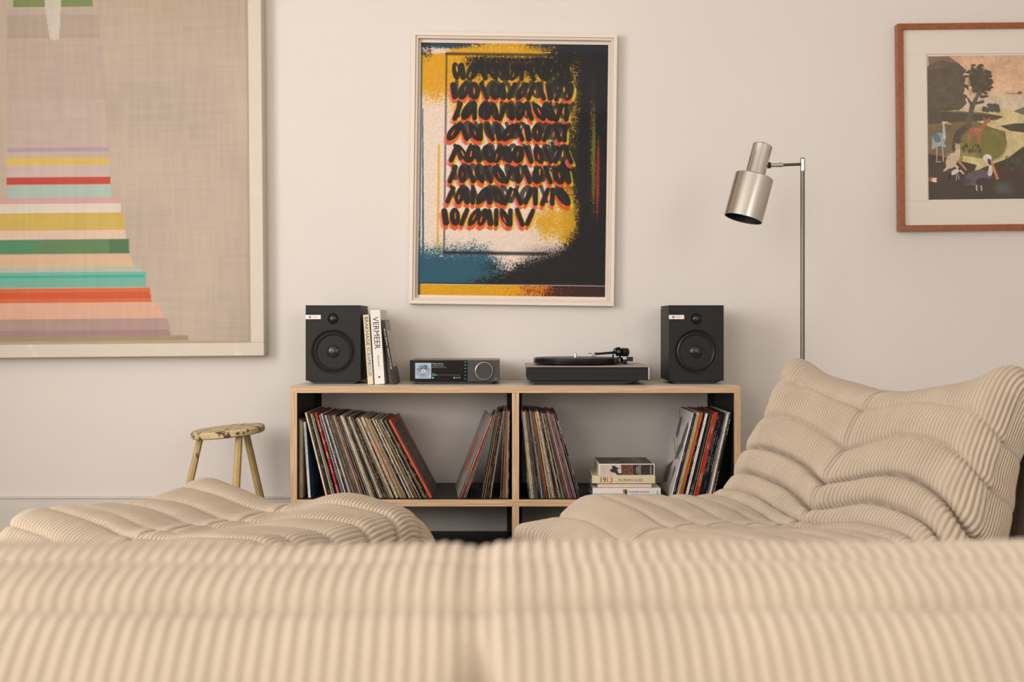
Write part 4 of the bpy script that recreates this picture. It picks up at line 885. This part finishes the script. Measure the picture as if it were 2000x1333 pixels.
for i, (y0, xa, xb) in enumerate(rows):
    if i > 0:
        marks(y0, xa - 6, xb - 6, PNK, .75, 0, 7, 3.6, 50 + i); marks(y0, xa + 5, xb + 5, (212, 188, 50), .85, 0, 6, 3.8, 50 + i); marks(y0, xa, xb, ORG, .85, -1, 9, 3.8, 50 + i)
for i, (y0, xa, xb) in enumerate(rows):
    marks(y0, xa, xb, (26, 24, 24), .95, 0, 0, 4.6, 50 + i)
    if 0 < i < 7: marks(y0, xa + 7, xb, (30, 32, 32), .8, 0, -4, 3.6, 90 + i)
cv.a *= (.93 + .14 * fine)[..., None]
ink = cv.a.mean(2) < 70; cv.a[ink] += (fin2[ink] * 14)[:, None]
canvas_obj('print', cv, -184 * k, 184 * k, -248 * k, 248 * k, .0262, M_screen, po)
obj('glazing', bx(-W2 + 7 * k, W2 - 7 * k, .010, .0125, -H2 + 7 * k, H2 - 7 * k), M_glass, po)

# --- large painting on the left
yf = 4.385; k = yf / F; PW, PH = 640, 880                    # outer size in photo pixels at that distance
pt = hang('framed_painting', 'large pale painting with coloured horizontal bands in a chipped white frame', 'picture', 510 - PW / 2 + 2, 698 - PH / 2, yf, math.radians(-.5))
M_chip = worn('chipped white paint', (224, 212, 194), (120, 92, 66), .24, 14)
obj('frame', frame_bm(-PW / 2 * k, PW / 2 * k, -PH / 2 * k, PH / 2 * k, 26 * k, 0, WY - yf - .001, .002), M_chip, pt)
obj('inner_lip', frame_bm((-PW / 2 + 26) * k, (PW / 2 - 26) * k, (-PH / 2 + 26) * k, (PH / 2 - 26) * k, 4 * k, .008, .03), mat('tan lip paint', (170, 150, 122), .5), pt)  # lip in a darker tan than the frame
ox, oy = 510 + 2 - PW, 698 - PH                      # photo pixel of the outer top-left corner
cw_, chh = PW - 60, PH - 60
cv = Canvas(cw_ // 2 * 2 // 2 + 1, chh // 2, (180, 163, 146)); sc_ = (cw_) / cv.w
bxo, byo = ox + 30, oy + 30
def cxx(px): return (px - bxo) / sc_
def cyy(py): return (py - byo) / sc_
h_, w_ = cv.h, cv.w
weave = .5 * vnoise(h_, w_, 2, 31, 40) + .5 * vnoise(h_, w_, 40, 32, 2)
cv.a *= (.99 + .02 * weave)[..., None]; cv.a *= (.96 + .08 * vnoise(h_, w_, 60, 33))[..., None]
cv.mix(np.exp(-(((cv.x - cxx(310)) / 90) ** 2 + ((cv.y - cyy(-10)) / 40) ** 2)) * .45, (170, 148, 122))
def band(y0, y1, xr0, xr1, col, al=.92, xl=-200):
    cv.poly([(cxx(xl), cyy(y0)), (cxx(xr0), cyy(y0)), (cxx(xr1), cyy(y1)), (cxx(xl), cyy(y1))], col, al)
band(12, 290, 192, 206, (178, 160, 148), .75, 8); band(25, 70, 190, 193, (160, 144, 124), .5, 10); band(190, 284, 200, 205, (186, 166, 156), .5, 10)
band(-120, 9, 170, 178, (104, 124, 60), .85, 22); cv.poly([(cxx(78), cyy(-60)), (cxx(120), cyy(-60)), (cxx(112), cyy(70)), (cxx(106), cyy(74)), (cxx(94), cyy(72)), (cxx(86), cyy(20))], (200, 190, 178), .9)
for bnd in ((284, 291, 207, 207, (166, 142, 156), .8, 8), (303, 317, 208, 208, (208, 176, 74), .9, 7), (318, 340, 207, 208, (196, 172, 164), .8, 8), (341, 355, 209, 209, (184, 48, 30), .95, 7), (357, 382, 209, 213, (158, 184, 172), .85, 8),
            (382, 394, 228, 228, (202, 152, 150), .85), (394, 411, 230, 230, (214, 202, 188), .9), (412, 444, 236, 238, (196, 166, 68), .9), (445, 462, 238, 240, (216, 184, 164), .9), (463, 491, 244, 245, (76, 118, 68), .92),
            (492, 516, 247, 254, (212, 174, 136), .85), (514, 530, 255, 275, (176, 184, 164), .7), (527, 557, 278, 277, (96, 172, 152), .88), (558, 586, 285, 289, (206, 94, 34), .95), (586, 618, 300, 312, (218, 164, 138), .85), (619, 653, 320, 326, (166, 134, 128), .85), (653, 663, 360, 360, (150, 132, 96), .85)):
    band(*bnd)
band(532, 538, 270, 276, (30, 160, 140), .7); band(566, 578, 284, 286, (196, 66, 22), .7); band(463, 491, 80, 40, (40, 140, 110), .35); band(463, 491, 245, 245, (44, 92, 56), .5, 205); band(640, 653, 320, 325, (140, 100, 110), .4)
cv.a *= (.98 + .04 * vnoise(h_, w_, 3, 34, 26))[..., None]; cv.a *= (.985 + .03 * vnoise(h_, w_, 30, 35, 2.2))[..., None]
canvas_obj('painted_canvas', cv, (-PW / 2 + 30) * k, (PW / 2 - 30) * k, (-PH / 2 + 30) * k, (PH / 2 - 30) * k, .022, paint_mat('oil paint', .6), pt)
obj('backing_board', bx((-PW / 2 + 27) * k, (PW / 2 - 27) * k, .024, .034, (-PH / 2 + 27) * k, (PH / 2 - 27) * k), M_white, pt)

# --- landscape print on the right
yf = 4.42; k = yf / F; PW, PH = 560, 406
pr_ = hang('framed_print', 'animal landscape print with wide pale mount in a reddish wood frame, right of the lamp', 'picture', 1755 + PW / 2, 248 - 2, yf, math.radians(-.6))
M_wood = mat('reddish oak', (150, 80, 34), .35, noise=.3, nscale=60, coat=.3)
obj('frame', frame_bm(-PW / 2 * k, PW / 2 * k, -PH / 2 * k, PH / 2 * k, 11.5 * k, 0, WY - yf - .001), M_wood, pr_)
obj('mount', frame_bm((-PW / 2 + 11) * k, (PW / 2 - 11) * k, (-PH / 2 + 11) * k, (PH / 2 - 11) * k, 48 * k, .014, .018), mat('mount card', (226, 216, 204), .7), pr_)
obj('backing_board', bx((-PW / 2 + 11) * k, (PW / 2 - 11) * k, .0195, .026, (-PH / 2 + 11) * k, (PH / 2 - 11) * k), mat('paper border', (232, 224, 212), .7), pr_)
CWp, CHp = 434, 282; cv = Canvas(CWp * 3 // 2, CHp * 3 // 2, (214, 174, 142)); q = 1.5
# coordinates below are read from the enlarged photo: (x-238)/3.03, (y-235)/3.03
def c_(x, y): return ((x - 232) / 3.03 * q, (y - 236) / 3.03 * q)
def pl_(pts, col, al=1): cv.poly([c_(*p_) for p_ in pts], col, al)
def el_(x, y, rx, ry, col, al=1, ang=0, soft=.12): cc = c_(x, y); cv.ell(cc[0], cc[1], rx / 3.03 * q, ry / 3.03 * q, col, al, ang, soft)
def sg2(x0, y0, x1, y1, r, col, al=1, r2=None): a = c_(x0, y0); b1 = c_(x1, y1); cv.seg(*a, *b1, r / 3.03 * q, col, al, None if r2 is None else r2 / 3.03 * q)
hN = cv.y / cv.h
cv.mix(ramp(hN, .0, .32) * (1 - ramp(hN, .32, .5)), (226, 184, 146)); cv.mix(np.exp(-((hN - .33) / .06) ** 2) * .9, (206, 192, 172))
cv.mix((hN > .37) * 1.0, (206, 188, 138))
pl_([(225, 560), (420, 565), (560, 575), (680, 600), (640, 620), (520, 625), (600, 660), (690, 690), (700, 760), (620, 850), (225, 870)], (120, 104, 72)); pl_([(225, 560), (640, 590), (676, 606), (560, 622), (225, 640)], (84, 76, 60))
el_(560, 770, 145, 105, (126, 116, 58)); el_(430, 840, 110, 40, (150, 134, 84)); pl_([(440, 830), (600, 855), (560, 890), (430, 880)], (206, 190, 136))
pl_([(225, 815), (300, 830), (420, 860), (520, 885), (500, 930), (560, 900), (700, 850), (780, 790), (860, 740), (1000, 720), (1600, 760), (1600, 1100), (225, 1100)], (72, 56, 42))
el_(680, 1030, 80, 60, (110, 124, 118), .8, 0, .9); cv.mix(ramp(hN, .8, 1) * .5, (58, 50, 44))
pl_([(660, 655), (740, 642), (800, 640), (1600, 600), (1600, 690), (800, 695), (720, 685)], (78, 70, 52)); pl_([(740, 570), (800, 545), (1000, 520), (1600, 500), (1600, 610), (800, 590)], (110, 108, 96))
# tree masses with leafy rim
pl_([(225, 300), (300, 262), (360, 270), (420, 280), (446, 320), (440, 420), (420, 560), (225, 565)], (92, 80, 62)); el_(540, 385, 74, 92, (84, 74, 56), .9, 0, .3)
tr_ = np.random.RandomState(5)
for _ in range(130):
    x, y = tr_.uniform(235, 440), tr_.uniform(300, 540); el_(x, y, tr_.uniform(14, 34), tr_.uniform(10, 26), (96 + tr_.randint(-6, 6), 84 + tr_.randint(-5, 5), 68), 1)
for _ in range(90):
    a_r = tr_.uniform(0, 2 * math.pi); d_r = tr_.uniform(0, 1) ** .5; el_(535 + math.cos(a_r) * d_r * 80, 390 + math.sin(a_r) * d_r * 105, tr_.uniform(9, 20), tr_.uniform(6, 12), (82, 72, 54), 1)
for _ in range(30): el_(tr_.uniform(560, 660), tr_.uniform(530, 565), 14, 12, (88, 82, 66))
pl_([(240, 240), (360, 240), (430, 290), (240, 320)], (108, 92, 74), .8)
sg2(395, 780, 410, 700, 26, (84, 74, 60), 1, 20); sg2(410, 700, 470, 650, 22, (84, 74, 60), 1, 16); sg2(470, 650, 495, 540, 17, (98, 88, 70), 1, 14); sg2(495, 540, 545, 440, 16, (104, 90, 72), 1, 5); sg2(500, 540, 470, 490, 12, (90, 80, 64), 1, 5); sg2(520, 520, 560, 510, 8, (90, 80, 64))
# owl, heron, deer, hound, wader, pelican, guinea pig
el_(485, 450, 13, 24, (196, 160, 110)); el_(485, 428, 11, 10, (214, 206, 190)); el_(485, 432, 3, 3, (60, 40, 30))
sg2(283, 765, 282, 862, 3, (196, 168, 156)); sg2(316, 760, 322, 862, 3, (196, 168, 156)); sg2(276, 864, 305, 864, 3, (180, 160, 150)); el_(296, 730, 46, 40, (134, 158, 164), 1, -.6); pl_([(250, 790), (262, 720), (300, 700), (320, 740), (340, 780), (300, 770)], (164, 176, 176)); el_(285, 725, 22, 28, (84, 100, 108), .8, -.5)
sg2(328, 720, 326, 660, 9, (186, 190, 188), 1, 7); sg2(326, 660, 322, 634, 7, (186, 190, 188)); el_(331, 630, 15, 9, (206, 206, 200)); el_(332, 622, 12, 3, (40, 50, 80)); pl_([(342, 622), (382, 646), (344, 642)], (214, 160, 60))
FAWN = (170, 108, 74); el_(510, 685, 42, 24, FAWN, 1, -.12); sg2(545, 675, 575, 635, 14, FAWN, 1, 9); el_(584, 626, 20, 11, FAWN, 1, .15); sg2(571, 618, 562, 606, 4, FAWN); sg2(590, 618, 600, 608, 4, FAWN)
for (x0, y0, x1, y1) in ((475, 700, 466, 765), (488, 700, 480, 755), (525, 700, 532, 785), (538, 695, 540, 770)): sg2(x0, y0, x1, y1, 7, FAWN, 1, 4)
for _ in range(14): el_(tr_.uniform(485, 540), tr_.uniform(668, 690), 2.4, 2.4, (224, 190, 160), 1, 0, .6)
HD = (206, 184, 156); el_(370, 860, 34, 52, HD, 1, .45); sg2(400, 840, 408, 790, 18, HD, 1, 14); el_(407, 773, 16, 16, HD); pl_([(385, 755), (400, 752), (398, 768)], (170, 130, 104)); pl_([(414, 754), (442, 756), (424, 770)], (170, 130, 104)); el_(402, 772, 2, 2, (30, 24, 20)); el_(413, 772, 2, 2, (30, 24, 20)); el_(408, 783, 4, 3, (60, 44, 36))
sg2(385, 880, 440, 936, 8, HD, 1, 5); sg2(412, 860, 455, 912, 8, (180, 140, 112), 1, 5); sg2(345, 900, 325, 918, 9, HD, 1, 5)
el_(388, 925, 32, 15, (214, 204, 190), 1, -.45); pl_([(352, 945), (372, 918), (366, 950), (348, 975)], (34, 28, 26)); el_(416, 908, 8, 7, (34, 28, 26)); sg2(400, 940, 396, 975, 2, (190, 190, 190)); sg2(408, 938, 414, 970, 2, (190, 190, 190))
el_(530, 958, 84, 46, (92, 84, 82), 1, -.15); pl_([(440, 1000), (470, 930), (560, 920), (600, 940), (590, 990), (540, 1012)], (98, 90, 90)); el_(555, 985, 46, 26, (60, 52, 50)); pl_([(440, 1004), (462, 960), (480, 990)], (60, 62, 80))
sg2(596, 938, 606, 890, 14, (214, 208, 198), 1, 13); sg2(606, 890, 582, 850, 15, (220, 214, 204), 1, 15); el_(582, 845, 28, 24, (220, 212, 196)); el_(594, 868, 10, 22, (54, 60, 72), 1, -.3); pl_([(600, 850), (614, 870), (650, 970), (636, 974), (604, 890)], (206, 130, 84)); sg2(515, 1010, 518, 1035, 4, (190, 180, 180)); sg2(545, 1010, 546, 1035, 4, (190, 180, 180))
el_(250, 968, 18, 15, (190, 96, 44)); el_(270, 972, 20, 14, (220, 210, 196)); el_(286, 972, 9, 8, (50, 40, 36))
sg2(632, 325, 655, 350, 3, (206, 190, 166)); sg2(650, 332, 676, 326, 3, (206, 190, 166)); el_(780, 460, 14, 9, (150, 70, 40)); sg2(700, 462, 770, 466, 2, (120, 100, 90))
for _ in range(40):
    x, y = tr_.uniform(690, 800), tr_.uniform(840, 920); sg2(x, y, x + tr_.uniform(-16, 16), y - tr_.uniform(6, 22), 3, (74, 84, 56))
for _ in range(30):
    x, y = tr_.uniform(430, 545), tr_.uniform(770, 815); sg2(x, y, x + tr_.uniform(-10, 10), y - tr_.uniform(4, 14), 3, (60, 70, 42))
for (px_, py_) in ((1040, 640), (1240, 700)):
    el_(px_, py_, 60, 34, (150, 108, 78)); sg2(px_ + 50, py_ - 10, px_ + 80, py_ - 60, 13, (150, 108, 78))
    for dx in (-40, -24, 28, 42): sg2(px_ + dx, py_ + 20, px_ + dx, py_ + 95, 7, (140, 98, 70))
cv.a *= (.88 + .12 * vnoise(cv.h, cv.w, 4, 41) + .12 * vnoise(cv.h, cv.w, 16, 42))[..., None]
xl_ = (-PW / 2 + 61) * k; canvas_obj('print', cv, xl_, xl_ + CWp * k, -141 * k, 141 * k, .0188, paint_mat('landscape print', .6), pr_)
obj('glazing', bx((-PW / 2 + 11) * k, (PW / 2 - 11) * k, .008, .0105, (-PH / 2 + 11) * k, (PH / 2 - 11) * k), M_glass, pr_)
